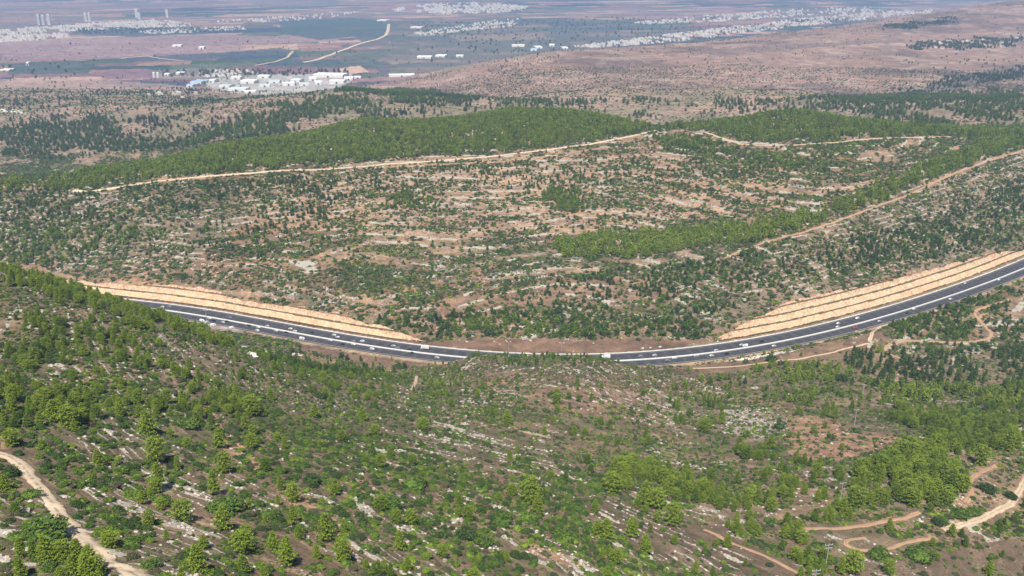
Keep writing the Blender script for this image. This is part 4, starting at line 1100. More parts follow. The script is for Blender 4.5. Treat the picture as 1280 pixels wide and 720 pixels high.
def shrubs(y0, y1, cell, seed, smin, smax):
    x, y, z, px, py = cand(y0, y1, cell, seed, 60, 3)
    d, st_, n1_, n2_ = shrub_density(x, y, px, py)
    g = np.random.default_rng(seed)
    k = g.random(len(x)) < d
    x, y, z, px, py, n1_, n2_ = [q[k] for q in (x, y, z, px, py, n1_, n2_)]; n = len(x)
    s = smin+(smax-smin)*g.random(n)**1.7
    kd = g.random(n)
    t3 = fbm(x/32, y/32, None, 2, 121)
    tone = np.where(kd < 0.28, 0.40, np.where(kd < 0.58, 0.55, np.where(kd < 0.82, 0.70, 0.17)))
    tone = tone + (t3-0.5)*0.35 + g.normal(0, 0.04, n)
    tone = np.where(y > 760, tone*0.95+0.03, tone)
    tone = np.where(inpoly(px, py, [(560,450),(840,455),(980,470),(900,492),(700,480),(560,476)]) & (g.random(n) < 0.6), 0.14+g.normal(0, 0.03, n), tone)
    tone = np.where(inpoly(px, py, [(1160,668),(1225,655),(1240,672),(1170,688)]) & (g.random(n) < 0.7), 0.08, tone)
    return np.stack([x, y, z, s, np.clip(tone, 0.02, 1), g.uniform(0.45, 0.95, n)], 1)
S1 = shrubs(100, 430, 2.15, 21, 1.2, 5.2)
S2 = shrubs(430, 780, 2.7, 22, 1.6, 4.2)
S3 = shrubs(780, 1800, 3.2, 23, 1.8, 7.0)
S4 = shrubs(1800, 2900, 9, 24, 3.5, 7.0)
HB = z1([(285,455,62,0),(640,285,55,0),(730,248,56,0),(897,280,48,0),(1160,375,84,0),(1195,52,48,0),(640,90,50,1),(690,160,110,1),(440,330,70,1),(470,600,90,1),(830,470,150,1),(1040,330,60,1),(1100,350,60,1),(560,680,90,1),(170,570,200,1),(60,580,90,1),(1000,495,90,1),(490,420,90,2),(600,440,110,1),(1130,220,70,1),(40,340,80,0),(110,420,80,1)]) \
 + z2([(85,520,45,0),(180,470,130,1),(520,590,100,1),(470,570,90,0),(310,520,80,1),(270,380,100,1),(600,520,110,1),(830,570,100,1),(650,640,60,0),(570,670,50,1),(800,50,55,0),(700,510,90,1),(880,470,80,1)]) \
 + z3([(95,632,36,0),(1135,395,80,0),(1045,490,90,1),(1090,480,70,1),(370,165,44,0),(560,205,40,0),(650,180,36,0),(1225,420,60,0),(960,520,60,0),(740,640,90,1),(890,650,110,1)])
hb = []
for px_, py_, w_, c_ in HB:
    X_, Y_ = unproject(px_, py_); Z_ = float(ground(X_, Y_))
    hb.append((X_, Y_, Z_, w_*1.15*math.hypot(Y_, CAMZ-Z_)/F, (0.40, 0.58, 0.7)[c_]+random.uniform(-.03, .03), 0.8 if c_ == 0 else 0.55))
for px_, py_, w_, t_ in ((932,453,9,.36),(964,452,17,.44),(1050,476,20,.4),(975,456,10,.42),(918,452,4,.4)):
    X_, Y_ = unproject(px_, py_); Z_ = float(ground(X_, Y_)); hb.append((X_, Y_, Z_, w_*1.1*math.hypot(Y_, CAMZ-Z_)/F, t_, 1.0))
S0 = shrubs(100, 460, 1.5, 25, 0.45, 1.3)
k0 = np.random.default_rng(77).random(len(S0)) < 0.62
S0[:, 4] = np.where(k0, 0.06+0.10*np.random.default_rng(78).random(len(S0)), S0[:, 4])
ALLS = np.concatenate([np.array(hb), S1, S2, S3, S4, S0])
A2 = ALLS.copy(); A2[:, 3] *= 0.6
order, ppx, ppy = seen_rank(A2)
used = set(); isind = np.zeros(len(ALLS), bool)
for i in order:
    X_, Y_, Z_, w, t, hr = ALLS[i]; isind[i] = True
    o = link('bush', BN[i % 6]); o.location = (X_, Y_, Z_-0.12); o.scale = (w, w, w*hr); o.rotation_euler = (0, 0, random.uniform(0, 6.28)); o['tone'] = float(t)
    sz = 'wide low' if (w > 3.6 and hr < 0.7) else 'round' if hr > 0.75 else 'low'
    tag(o, '%s %s bush %s, %s' % (sz, tone_word(t), place(ppx[i], ppy[i]), at_words(ppx[i], ppy[i], used)), 'bush', 'bushes on the near slopes')
R = ALLS[~isind]; n = len(R); g = np.random.default_rng(19)
ix_ = np.where(R[:, 1] < 430, g.integers(0, 6, n), 6+g.integers(0, 4, n))
o = scatter('maquis_scrub', R[:, 0], R[:, 1], R[:, 2]-0.12, np.stack([R[:, 3]*g.uniform(.9, 1.3, n), R[:, 3], R[:, 3]*R[:, 5]], 1), g.uniform(0, 6.28, n), ix_, R[:, 4], PC_B)
tag(o, 'low evergreen scrub scattered over all the slopes', 'scrub', kind='stuff')
print('shrubs', len(ALLS))

# limestone blocks lying along the outcrop bands
def rocks(y0, y1, cell, seed, a, b, thr):
    x, y, z, px, py = cand(y0, y1, cell, seed, 40, 0.5)
    st_ = strata_val(x, y, z); g = np.random.default_rng(seed)
    rk = grid_at(rockm, x, y)
    p = np.where((st_ > thr) | (rk > 0.45), 0.55, 0.025)*np.clip(rk*1.6, 0.05, 1)
    k = g.random(len(x)) < p; x, y, z = x[k], y[k], z[k]; n = len(x)
    s = a+(b-a)*g.random(n)**2.2
    return np.stack([x, y, z, s, s*g.uniform(0.6, 1.1, n), s*g.uniform(0.5, 1.0, n)], 1)
R = np.concatenate([rocks(100, 430, 1.3, 31, 0.35, 1.9, 0.56), rocks(430, 780, 2.1, 32, 0.6, 2.2, 0.57), rocks(780, 1500, 3.2, 33, 1.0, 3.0, 0.54)])
n = len(R); g = np.random.default_rng(33)
o = scatter('limestone_rocks', R[:, 0], R[:, 1], R[:, 2]-0.05, R[:, 3:6], g.uniform(0, 6.28, n), g.integers(0, 5, n), np.zeros(n), PC_R)
tag(o, 'pale limestone rocks strewn in lines along the slopes', 'rocks', kind='stuff')
print('rocks', n)
# ------------------------------------------------------------------ vehicles
WHEEL = MB().cyl(0, -0.12, 0, 0.33, 0.24, 'y', 14).mesh('wheel', M['tyre'])
def car_meshes(kind, paint):
    """body and window meshes; length runs along x"""
    b, g = MB(), MB()
    if kind == 'car':
        b.prism([(-2.15,0.35),(2.15,0.35),(2.18,0.72),(1.25,0.92),(0.55,1.40),(-1.15,1.45),(-1.85,0.98),(-2.18,0.9)], -0.88, 0.88, 0.16, 1.0)
        g.prism([(1.12,0.96),(0.55,1.34),(-1.1,1.38),(-1.7,0.99)], -0.90, 0.90, 0.15, 1.1); L = (1.35, -1.3)
    elif kind == 'suv':
        b.prism([(-2.3,0.42),(2.3,0.42),(2.33,0.95),(1.35,1.12),(0.75,1.70),(-2.0,1.74),(-2.32,1.1)], -0.95, 0.95, 0.14, 1.2)
        g.prism([(1.22,1.15),(0.72,1.60),(-1.95,1.64),(-2.2,1.15)], -0.97, 0.97, 0.13, 1.3); L = (1.45, -1.4)
    elif kind == 'van':
        b.prism([(-2.7,0.4),(2.7,0.4),(2.72,1.05),(2.1,1.35),(1.55,2.2),(-2.7,2.3)], -1.0, 1.0, 0.10, 1.6)
        g.prism([(1.98,1.38),(1.55,2.05),(0.75,2.05),(0.75,1.38)], -1.02, 1.02, 0.09, 1.7); L = (1.8, -1.8)
    else:  # truck: cab
        b.prism([(2.0,0.6),(4.2,0.6),(4.25,1.6),(3.95,2.7),(2.0,2.75)], -1.2, 1.2, 0.08, 2.0)
        b.box(-4.2, 2.0, -0.5, 0.5, 0.6, 0.95)
        g.prism([(3.6,1.7),(4.27,1.68),(4.02,2.5),(3.4,2.5)], -1.215, 1.215, 0.08, 2.0); L = (3.2, -2.6, -3.6)
    return b.mesh(kind+'_body', M[paint], 0.05), g.mesh('windows', M['glass']), L
CM = {}
LANE = {'far': (3.3, 6.7, 9.9, 13.0), 'near': (-3.2, -6.6, -9.9)}
CARS = [ # picture point, kind, paint
 (203.4,383.9,'car','white'),(211.6,382.9,'car','grey'),(264,396.9,'suv','white'),(278.6,403.3,'car','silver'),(268.3,399.4,'car','black'),(283.8,401.8,'car','black'),
 (288,396,'car','grey'),(313,405.5,'car','black'),(322.4,409,'car','white'),(332.4,408.6,'car','silver'),(344,413.3,'car','white'),(364.5,410.4,'car','white'),
 (369,413.4,'car','white'),(357.7,415,'car','black'),(377,422.8,'van','white'),(320,413.5,'car','white'),(391,415.5,'car','black'),(417.2,418.6,'car','white'),(421.5,421.6,'car','white'),
 (413.3,425.2,'car','silver'),(428.4,429.3,'car','black'),(441.6,425.9,'car','grey'),(452,427.2,'suv','white'),(440,430.9,'car','white'),(466.2,435.7,'suv','white'),
 (490.6,432.9,'car','silver'),(496.5,435,'car','grey'),(512,436.8,'car','black'),(532,435.0,'truck','white'),(546.5,446.4,'car','silver'),(514.7,441,'car','black'),
 (756.5,447.2,'truck','white'),(801.5,445.3,'car','grey'),(819,444.4,'car','silver'),(842.7,447,'car','white'),(890,443.6,'car','white'),(897,438,'car','silver'),
 (909,441,'car','black'),(871,443.9,'car','silver'),(932.5,432.2,'van','white'),(966,431.9,'car','white'),(925.2,430.4,'car','silver'),(953.6,427,'car','black'),
 (832.4,449,'car','grey'),(1048,403.7,'car','white'),(1046.3,408.2,'car','white'),(1072.6,398.5,'suv','white'),(1068.6,409,'car','redp'),(1099,400.6,'car','silver'),
 (1133.5,391.2,'car','black'),(1138.9,385.2,'car','white'),(1186.2,373.6,'suv','white'),(1207.8,354.5,'car','silver'),(1248.3,349.3,'car','white')]
PW = {'white': 'white', 'grey': 'dark grey', 'silver': 'silver', 'black': 'black', 'redp': 'bright red'}
occupied = []; usedl = set()
for px_, py_, kind, paint in CARS:
    yy = (CAMZ-ROADZ-0.8)/float(rat(py_)); X_ = float(uu(px_, py_))*yy
    i_, d_ = road_sd(np.array([X_]), np.array([yy])); i_, d_ = int(i_[0]), float(d_[0])
    side = 'far' if d_ > 0 else 'near'
    ln = min(LANE[side], key=lambda q: abs(q-d_))
    gap = 9 if kind != 'truck' else 12
    while any(abs(SR[i_]-s) < gap and abs(ln-q) < 1 for s, q in occupied):
        alt = [q for q in LANE[side] if not any(abs(SR[i_]-s) < gap and abs(q-q2) < 1 for s, q2 in occupied)]
        if alt: ln = min(alt, key=lambda q: abs(q-d_)); break
        i_ += 2
    occupied.append((SR[i_], ln))
    rz = math.atan2(TY[i_], TX[i_]) + (PI if side == 'far' else 0)
    nm = {'car': 'car', 'suv': 'car', 'van': 'van', 'truck': 'truck'}[kind]
    root = empty(nm, (RX[i_]+NX[i_]*ln, RY[i_]+NY[i_]*ln, ROADZ+0.13), rz)
    pos = {3.3: 'beside the barrier', 6.7: 'in the second lane', 9.9: 'in the third lane', 13.0: 'in the outermost lane', -3.2: 'beside the barrier', -6.6: 'in the middle lane', -9.9: 'in the outer lane'}[ln]
    pc = int(round(px_/12.8)); base = '%s %s %s of the %s carriageway, ' % (PW[paint], {'car': 'car', 'suv': 'tall estate car', 'van': 'van', 'truck': 'box truck'}[kind], pos, side)
    lab = base + '%d%% across the photo' % pc
    while lab in usedl: pc += 1; lab = base + '%d%% across the photo' % pc
    usedl.add(lab)
    tag(root, lab, {'car': 'car', 'suv': 'car', 'van': 'van', 'truck': 'truck'}[kind], 'vehicles on the highway')
    if (kind, paint) not in CM: CM[(kind, paint)] = car_meshes(kind, paint)
    bme, gme, L = CM[(kind, paint)]
    link('body', bme, root); link('windows', gme, root)
    for lx in L:
        for s in (-1, 1):
            q = link('wheel', WHEEL, root); q.location = (lx, s*(0.80 if kind != 'truck' else 1.0), 0.33)
            if kind == 'truck': q.scale = (1.45, 1.2, 1.45); q.location.z = 0.48
    if kind == 'truck':
        if 'box' not in CM: CM['box'] = MB().box(-4.3, 1.75, -1.25, 1.25, 1.0, 3.6).mesh('cargo_box', M['white'], 0.05)
        link('cargo_box', CM['box'], root)
# vehicles and cabins in the lay-by below the road
for k, (px_, py_, w_) in enumerate(((252.8,401.8,'leftmost of those in the gravel lay-by'),(266.6,407,'in the middle of the gravel lay-by'),(289.8,410.5,'at the right end of the gravel lay-by'),(259,404,'between others in the gravel lay-by'))):
    X_, Y_ = unproject(px_, py_); root = empty('van', (X_, Y_, float(ground(X_, Y_))+0.02), -0.4+0.5*k)
    tag(root, 'white parked van '+w_, 'van', 'vans parked in the lay-by')
    if ('van', 'white') not in CM: CM[('van', 'white')] = car_meshes('van', 'white')
    bme, gme, L = CM[('van', 'white')]
    link('body', bme, root); link('windows', gme, root)
    for lx in L:
        for s in (-1, 1): q = link('wheel', WHEEL, root); q.location = (lx, s*0.9, 0.33)

# ------------------------------------------------------------------ masts, signs and poles
def mast(px_, py_, h, label, off=0):
    X_, Y_ = unproject(px_, py_); root = empty('lamp_post', (X_, Y_, float(ground(X_, Y_))-0.1))
    tag(root, label, 'lamp post', 'tall lamp posts along the highway')
    MB().cyl(0, 0, 0, 0.22, h, n=10, r2=0.11).cyl(0, 0, 0, 0.4, 0.5, n=10).build('pole', M['pole'], root)
    for s in (-1, 1):
        a = MB(); a.prism([(0, h-0.15), (s*1.8, h+0.25), (s*1.8, h+0.35), (0, h)], -0.06, 0.06).build('arm', M['pole'], root)
        MB().box(s*1.7-0.5, s*1.7+0.5, -0.25, 0.25, h+0.2, h+0.42, 0.08, 0.06).build('lamp_head', M['concrete'], root)
mast(205.2, 391.5, 15, 'tall twin-armed lamp post above the pines at the left end of the road')
mast(258.8, 405, 15, 'tall twin-armed lamp post standing by the gravel lay-by')
mast(636, 447.5, 15, 'thin twin-armed lamp post in the scrub where the road is hidden')
mast(702, 446, 13, 'thin twin-armed lamp post right of the hidden stretch of road')
def sign(px_, d, label, w=2.4, h=1.5, hh=2.6, mat='white'):
    ok = np.argmin(abs(project(RX+NX*d, RY+NY*d, RX*0+ROADZ)[0]-px_)); X_, Y_ = RX[ok]+NX[ok]*d, RY[ok]+NY[ok]*d
    root = empty('road_sign', (X_, Y_, ROADZ-0.25), math.atan2(TY[ok], TX[ok])); tag(root, label, 'road sign')
    for s in (-1, 1): MB().cyl(s*w*0.3, 0, 0, 0.06, hh+h*0.5, n=8).build('post', M['rail'], root)
    MB().box(-w/2, w/2, -0.09, -0.04, hh, hh+h).build('sign_panel', M[mat], root, 0.02)
sign(804, 19.2, 'leftmost small white sign on the far verge, centre right')
sign(814, 19.2, 'small white sign on the far verge between two like it', 2.0, 1.2)
sign(826, 19.2, 'rightmost small white sign on the far verge, centre right', 2.8, 1.5)
sign(897, 17.8, 'small pale sign standing on the far verge before the right cutting', 1.6, 1.6, 2.2)
sign(1069, -15.0, 'small white sign on the near verge below the red car', 2.2, 1.5, 1.2)
for k, (px_, top, bot, arms, w_) in enumerate(((1077.5,481,498,1,'farthest up the valley, in the scrub'),(1068,512,532,1,'just above the red clearing'),(1050.3,603,628,1,'left of the dense pine grove'),(1032.5,680,706,2,'above the bottom edge near the pine clump'),(1017,712,738,2,'cut off by the bottom edge'))):
    X_, Y_ = unproject(px_, bot); Z_ = float(ground(X_, Y_)); h = (bot-top)*math.hypot(Y_, CAMZ-Z_)/F/0.86
    root = empty('power_pole', (X_, Y_, Z_-0.2), 0.15); tag(root, 'thin grey power pole '+w_, 'power pole', 'power poles crossing the right slope')
    MB().cyl(0, 0, 0, 0.26, h, n=9, r2=0.15).build('pole', M['pole'], root)
    for a in range(arms): MB().box(-1.9, 1.9, -0.1, 0.1, h-0.7-a*1.6, h-0.45-a*1.6).build('crossarm', M['pole'], root)
    for s in (-1.7, 0, 1.7): MB().cyl(s, 0, h-0.45, 0.09, 0.5, n=8).build('insulator', M['concrete'], root)

# ------------------------------------------------------------------ ruin and outcrops in the scrub under the road
X_, Y_ = unproject(316, 446); Z_ = float(ground(X_, Y_))
root = empty('stone_ruin', (X_, Y_, Z_-0.5), -0.35); root.scale = (0.62, 0.62, 0.62); tag(root, 'roofless pale stone ruin with a slumped wall in the scrub below the road', 'ruin')
MB().box(-5, -4.3, -3, 3, 0, 5.5, 0.05, 0.3).box(-4.3, 3, 2.4, 3, 0, 4.6, 0.2, 0).build('rear_walls', M['bc'], root)
MB().prism([(-4.3,0),(7,0),(6.5,1.2),(2.5,2.4),(-1.5,3.6),(-4.3,4.2)], -3, -2.4).build('front_wall', M['bc'], root)
MB().prism([(-4.2,2.6),(5.6,0.9),(5.7,1.2),(-4.2,3.0)], -2.3, 2.3).build('fallen_slab', M['concrete'], root)
def outcrop(px_, py_, wpx, label, seed):
    X_, Y_ = unproject(px_, py_); Z_ = float(ground(X_, Y_)); s = wpx*math.hypot(Y_, CAMZ-Z_)/F
    g = np.random.default_rng(seed); lst = []
    for k in range(7):
        c = (g.uniform(-.45, .45), g.uniform(-.2, .2), 0.02); lst.append(blob(c, g.uniform(0.10, 0.2), seed+k, 2, (1.2, 1.2, 0.6)))
    o = link('rock_outcrop', merge('rock_outcrop', lst, M['stone'])); o.location = (X_, Y_, Z_); o.scale = (s, s, s*0.7); o.rotation_euler = (0, 0, -0.4)
    tag(o, label, 'rock', 'rock outcrops in the scrub')
outcrop(306, 434, 9, 'pale rock outcrop behind the stone ruin', 1)
outcrop(352, 449, 12, 'low pale rock outcrop right of the stone ruin', 2)
outcrop(372, 443, 13, 'slanting white rock ledge between the ruin and the highway', 3)
outcrop(394, 456, 11, 'pale rock ledge farther right of the white slanting one', 4)
outcrop(386, 470, 10, 'orange and cream rock ledge lowest of those by the ruin', 5)
outcrop(97, 484, 14, 'broken white outcrop among pines on the left slope', 6)
outcrop(28, 640, 22, 'broad white outcrop left of the pale track', 7)
outcrop(110, 602, 16, 'cross-shaped white rocks right of the pale track', 8)

# ------------------------------------------------------------------ works, villages and towns on the plain
def face_dir(): return random.uniform(-0.25, 0.25)
def shed(px_, py_, wpx, depth, hgt, roof, label, nm='warehouse'):
    wpx *= 0.85; depth *= 0.8
    X_, Y_ = unproject(px_, py_); Z_ = float(ground(X_, Y_)); w_ = wpx*Y_/F; d_ = depth
    root = empty(nm, (X_, Y_, Z_-0.5), face_dir()); tag(root, label, 'warehouse' if nm == 'warehouse' else nm.replace('_', ' '))
    MB().box(-w_/2, w_/2, -d_/2, d_/2, 0, hgt).build('wall', M['bw'], root)
    r = MB(); nb = max(1, int(round(d_/30)))
    for k in range(nb):
        y0 = -d_/2+k*d_/nb; y1 = y0+d_/nb; c = len(r.v); e_ = 1.0
        r.v += [(-w_/2-e_, y0, hgt+0.02), (w_/2+e_, y0, hgt+0.02), (w_/2+e_, (y0+y1)/2, hgt+2.4), (-w_/2-e_, (y0+y1)/2, hgt+2.4), (w_/2+e_, y1, hgt+0.02), (-w_/2-e_, y1, hgt+0.02)]
        r.f += [(c, c+1, c+2, c+3), (c+3, c+2, c+4, c+5), (c, c+3, c+5), (c+1, c+4, c+2), (c+5, c+4, c+1, c)]
    r.build('roof', M[roof], root)
    MB().box(-3, 3, -d_/2-0.15, -d_/2+0.1, 0.5, hgt*0.65).build('door', M['dark'], root)
SH = [(361.6,106.5,17,45,10,'roofw','oval-looking white shed at the front of the works'),(380,107,13,40,9,'roofg','grey-green roofed shed right of the front white shed'),(398,105,9,60,9,'roofw','small white shed between the two biggest front sheds'),
 (422.6,104,21,50,11,'roofw','big white shed at the right front of the works'),(414,95.5,44,90,10,'roofw','longest white roofed hall along the back right of the works'),(391,100,10,60,9,'roofw','white shed in the middle right of the works'),
 (436,99.8,12,60,9,'roofw','white shed at the far right end of the works'),(372,102,14,50,9,'roofw','white shed just behind the front shed'),(344,103.3,15,50,8,'roofg','grey-green shed in the middle front of the works'),
 (331,97,16,50,9,'roofw','white shed at the middle back of the works'),(312,103.5,20,60,9,'roofw','wide white shed left of the middle of the works'),(297,98.6,14,50,9,'roofw','white shed at the back left of the works'),
 (251,103.5,17,90,8,'roofb','large blue roofed shed at the left of the works'),(242,108,10,60,8,'roofb','smaller blue roofed shed in front of the large blue one'),(266.7,102.5,10,50,9,'roofw','white shed right of the blue sheds'),
 (299,112.7,26,60,7,'roofg','pale green roofed hall at the lower front of the works'),(313,116,15,40,7,'roofw','white shed lowest on the front edge of the works'),(284,108.5,16,50,7,'roofg','grey shed behind the pale green hall'),
 (331,108,14,40,7,'roofg','grey shed right of the pale green hall'),(210.5,94.5,7,40,8,'roofw','small white shed left beyond the works'),(227,92.8,11,40,8,'roofw','white shed above the blue sheds'),
 (502,95.3,36,50,8,'roofw','very long low white shed alone on the plain, centre left'),(447,98,9,30,7,'roofw','small white shed between the works and the long shed'),
 (531,72.5,20,70,8,'roofw','white greenhouse row on the plain, centre'),(552,71,14,60,8,'roofw','white greenhouse right of the greenhouse row'),(575,71,10,50,8,'roofw','small white greenhouse last in the row'),
 (648,58,18,60,8,'bc','sand coloured shed near the foot of the bare hill'),(672,60,10,80,8,'roofw','white shed near the bare hill crest, left one'),(668,63,9,60,8,'roofb','pale blue shed just behind the bare hill crest'),
 (690,57.5,7,80,8,'roofw','white shed near the bare hill crest, right one'),(705,61,8,60,8,'roofw','small white shed touching the bare hill crest'),(37,82,4,30,14,'roofw','small white block alone on the dark field at left'),
 (10,88,14,60,5,'bc','low cream shed at the far left edge of the plain'),(222,58,12,60,7,'roofw','white shed in the middle of the purple field'),(253,61,7,60,10,'roofw','white shed at the right of the purple field'),
 (522,35,16,90,8,'bc','low cream building left of the middle village'),(480,26,14,120,7,'bc','cream shed on the far dark field, centre')]
for a in SH: shed(*a)
# two skeletal silos at the quarry
for k, (px_, w_) in enumerate(((193,'left'),(198,'right'))):
    X_, Y_ = unproject(px_, 99); root = empty('silo', (X_, Y_, float(ground(X_, Y_))-0.5)); tag(root, '%s of two tall pale silos beside the blue sheds' % w_, 'silo')
    MB().cyl(0, 0, 6, 4.5, 17, n=16).cyl(0, 0, 23, 4.5, 3, n=16, r2=1.0).build('tank', M['bw'], root)
    for a in range(4): MB().cyl(3.6*math.cos(a*PI/2+.7), 3.6*math.sin(a*PI/2+.7), 0, 0.5, 6.5, n=8).build('leg', M['rail'], root)
# towns
def house_mesh(seed):
    g = np.random.default_rng(seed); mb = MB(); a, b, h = g.uniform(9, 15), g.uniform(8, 13), g.uniform(6, 12)
    mb.box(-a/2, a/2, -b/2, b/2, 0, h)
    mb.box(-a/2+0.8, -a/2+0.8+a*0.45, -b/2+0.6, b/2-0.6, h-0.02, h+g.uniform(1.5, 3.2))
    if seed % 2: mb.box(a/2-0.03, a/2+a*0.4, -b/2+1.5, b/2-1.5, 0, h*0.62)
    for fl in range(max(1, int(h//3))):
        for cx in np.linspace(-a*0.34, a*0.34, 3): mb.box(cx-0.9, cx+0.9, -b/2-0.12, -b/2+0.05, fl*3+1.1, fl*3+2.4)
    me = mb.mesh('house', M['hw'] if seed % 3 else M['bc']); me.materials.append(M['dark'])
    nwin = max(1, int(h//3))*3*6
    for p in me.polygons:
        c = p.center
        if c.y < -b/2+0.07 and c.y > -b/2-0.2 and p.area < 3.2: p.material_index = 1
    return me
def gable_house(seed):
    me = house_mesh(seed*2)
    return me
M['hw'] = mat_simple('weathered_render', (0.60, 0.57, 0.52), 0.85, var=0.2, scale=0.03)
HM = [house_mesh(i) for i in range(8)]
def red_house(seed):
    mb = MB(); mb.box(-6, 6, -4.5, 4.5, 0, 5.5); me = mb.mesh('house', M['hw'])
    return me
RMESH = MB().prism([(-6.6,5.5),(6.6,5.5),(0,8.6)], -5, 5).mesh('house_roof', M['roofr'])
RBODY = red_house(0)
def poly_pts(poly, nmb, seed, clump=2.0):
    g = np.random.default_rng(seed); out = []
    x0, x1 = min(p[0] for p in poly), max(p[0] for p in poly); y0, y1 = min(p[1] for p in poly), max(p[1] for p in poly)
    while len(out) < nmb:
        a = g.uniform(x0, x1, 4000); b = g.uniform(y0, y1, 4000)
        k = inpoly(a, b, poly) & (vn(a/9+seed, b/2.0, None, seed) > g.uniform(0.25, 0.75, 4000))
        out += list(zip(a[k], b[k]))
    return out[:nmb]
TOWNS = [('in upper left town', [(0,38),(60,34),(130,29),(200,25),(235,29),(240,33),(160,36),(90,39),(0,44)], 560, 1.5, 1),
 ('below upper left town', [(0,44),(80,42),(95,46),(40,51),(0,53)], 260, 1.3, 2),
 ('right of upper left town', [(160,40),(300,33),(308,37),(200,43)], 130, 1.2, 3),
 ('in top centre town', [(488,13),(530,6),(590,4),(660,8),(655,14),(610,17),(560,18),(500,15)], 380, 2.2, 4),
 ('in the upper centre village', [(515,42),(560,35),(620,25),(655,24),(640,33),(590,38),(530,45)], 170, 1.3, 5),
 ('behind the bare hill', [(715,59),(770,52),(850,42),(930,32),(930,40),(880,49),(800,56),(740,60)], 420, 1.3, 6),
 ('in upper right town', [(900,38),(1000,24),(1090,15),(1180,12),(1160,17),(1080,25),(1000,33),(930,42)], 420, 1.6, 7),
 ('scattered at the top right', [(790,29),(880,20),(1000,12),(1100,8),(1100,14),(900,27),(800,31)], 260, 1.6, 8),
 ('along the far left horizon', [(250,28),(400,18),(460,14),(400,24),(330,28)], 60, 1.6, 9),
 ('behind the works', [(248,93),(285,89),(315,90),(330,94),(300,96),(258,97)], 60, 0.9, 10),
 ('left of the works', [(180,116),(250,113),(252,124),(195,129)], 12, 0.8, 11),
 ('in the hill village', [(1150,55),(1200,52),(1280,47),(1280,56),(1220,62),(1150,61)], 34, 1.0, 12)]
HB_ = []
for w_, poly, k, sc_, sd_ in TOWNS:
    for a, b in poly_pts(poly, int(k*(1.7 if sd_ not in (10, 11, 12) else 1)), sd_):
        X_, Y_ = unproject(a, b)
        HB_.append((X_, Y_, sc_*(0.46 if sd_ not in (10, 11, 12) else 0.75)*random.uniform(0.7, 1.5), w_, a, b, sd_))
HB_.sort(key=lambda q: -(q[2]/q[1]) - (0.01 if q[6] in (10, 12) else 0))
NI = 235; rest = []
usedh = set()
for k, (X_, Y_, s, w_, a, b, sd_) in enumerate(HB_):
    Z_ = float(ground(X_, Y_))-0.4; rz = random.uniform(-0.7, 0.7)
    if k < NI:
        if sd_ == 12 and k % 3 == 0:
            o = link('house', RBODY); q = link('roof', RMESH, o); col = 'red-roofed house '
        else: o = link('house', HM[k % 8]); col = ('tiny white' if (k % 8) % 3 else 'tiny cream')+' flat house '
        o.location = (X_, Y_, Z_); o.rotation_euler = (0, 0, rz); o.scale = (s, s, s)
        A_, B_ = round(a/12.8, 1), round(b/7.2, 1)
        while (A_, B_) in usedh: A_ = round(A_+0.1, 1)
        usedh.add((A_, B_))
        tag(o, col+w_+', %.1f%% across, %.1f%% down' % (A_, B_), 'house', 'houses of the far towns')
    else: rest.append((X_, Y_, Z_, s, rz))
V, Fs, MI = [], [], []
tmpl = []
for m_ in HM:
    tmpl.append((np.array([v.co[:] for v in m_.vertices]), [list(p.vertices) for p in m_.polygons], 0 if m_.materials[0] is M['hw'] else 1))
off = 0
for k, (X_, Y_, Z_, s, rz) in enumerate(rest):
    v, f, mi = tmpl[k % 8]; c_, s_ = math.cos(rz)*s, math.sin(rz)*s
    V.append(np.stack([v[:, 0]*c_-v[:, 1]*s_+X_, v[:, 0]*s_+v[:, 1]*c_+Y_, v[:, 2]*s+Z_], 1))
    Fs += [[i+off for i in q] for q in f]; MI += [mi]*len(f); off += len(v)
me = bpy.data.meshes.new('towns'); me.from_pydata(np.concatenate(V).tolist(), [], Fs)
me.materials.append(M['hw']); me.materials.append(M['bc']); me.polygons.foreach_set('material_index', MI)
o = link('distant_town', me); tag(o, 'the mass of tiny pale houses of the far-off towns', 'town', kind='stuff')
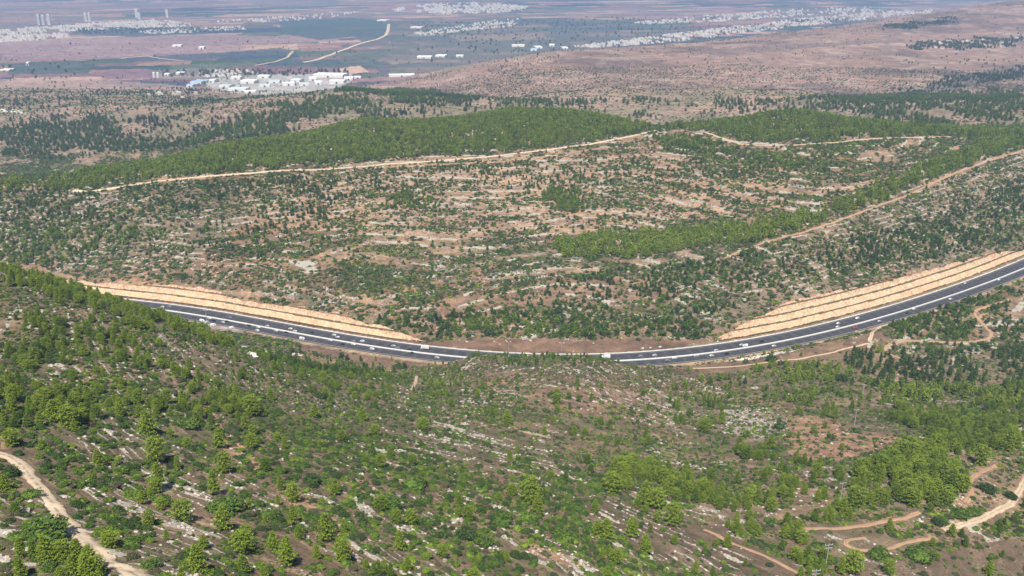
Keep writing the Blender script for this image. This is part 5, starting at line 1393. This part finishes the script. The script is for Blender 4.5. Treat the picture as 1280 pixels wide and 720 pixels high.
# towers of the upper left town
for k, (px_, top, bot, wpx, w_) in enumerate(((49.5,19,31,3.6,'leftmost of a close row of three pale towers'),(55,20,31,3.4,'middle one of a close row of three pale towers'),(62,19,31,4,'rightmost of a close row of three pale towers'),
      (108,17,26,3.6,'left one of a pair of pale towers'),(112.5,17,26,3.4,'right one of a pair of pale towers'),(171.5,12,22,4.2,'tallest pale tower over the middle of the town'),(175,17,24,3.4,'shorter pale tower beside the tallest one'),(209.5,13,22,3.6,'lone pale tower right of the town'))):
    X_, Y_ = unproject(px_, bot); h = (bot-top)*Y_/F*1.0; w2 = 0.8*wpx*Y_/F
    root = empty('tower_block', (X_, Y_, float(ground(X_, Y_))-0.5), 0.1*(k % 3)); tag(root, w_+' in the upper left town', 'tower block', 'tower blocks of the upper left town')
    MB().box(-w2/2, w2/2, -w2/2, w2/2, 0, h).build('wall', M['bw'], root)
    MB().box(-w2*0.3, w2*0.2, -w2*0.25, w2*0.25, h, h+4).build('roof_room', M['bc'], root)
    wn = MB()
    for fl in range(2, int(h//3.2)):
        for cx in (-0.36, -0.12, 0.12, 0.36): wn.box(cx*w2-1.2, cx*w2+1.2, -w2/2-0.15, -w2/2+0.05, fl*3.2, fl*3.2+1.4)
    wn.build('windows', M['dark'], root)
HAZE, EXPO = 0.88e-4, 0.55
# ------------------------------------------------------------------ light, sky, air
w = bpy.data.worlds.new('World'); sc.world = w; w.use_nodes = True
nt = w.node_tree; bg = nt.nodes['Background']
sky = nt.nodes.new('ShaderNodeTexSky'); sky.sky_type = 'NISHITA'; sky.sun_disc = False
SUN_EL = math.radians(58); SUN_AZ = math.radians(186)
sky.sun_elevation = SUN_EL; sky.sun_rotation = SUN_AZ
nt.links.new(sky.outputs[0], bg.inputs[0]); bg.inputs[1].default_value = 0.056
sd = bpy.data.lights.new('sun', 'SUN'); sd.energy = 5.0; sd.angle = math.radians(0.5); sd.color = (1, 0.95, 0.87)
so = bpy.data.objects.new('sun', sd); COL.objects.link(so); so.location = (0, -200, 900)
so.rotation_euler = (PI/2-SUN_EL, 0, PI-SUN_AZ)
mb = MB(); mb.box(-37500, 37500, -400, 42500, -8, 412)
hz = N('haze_air'); pv = hz.n('VolumePrincipled')
pv.inputs['Color'].default_value = (0.46, 0.64, 1.0, 1); pv.inputs['Density'].default_value = HAZE; pv.inputs['Anisotropy'].default_value = 0.0
hz.link(pv.outputs[0], hz.out.inputs['Volume'])
o = mb.build('haze', hz.m); tag(o, kind='stuff')
o.data.materials[0].cycles.homogeneous_volume = True if hasattr(o.data.materials[0].cycles, 'homogeneous_volume') else False
sc.view_settings.view_transform = 'Standard'; sc.view_settings.look = 'None'; sc.view_settings.exposure = EXPO; sc.view_settings.gamma = 1
sc.cycles.use_denoising = True
sc.cycles.max_bounces = 4; sc.cycles.diffuse_bounces = 2; sc.cycles.glossy_bounces = 1; sc.cycles.volume_bounces = 0; sc.cycles.transmission_bounces = 2
sc.cycles.transparent_max_bounces = 4
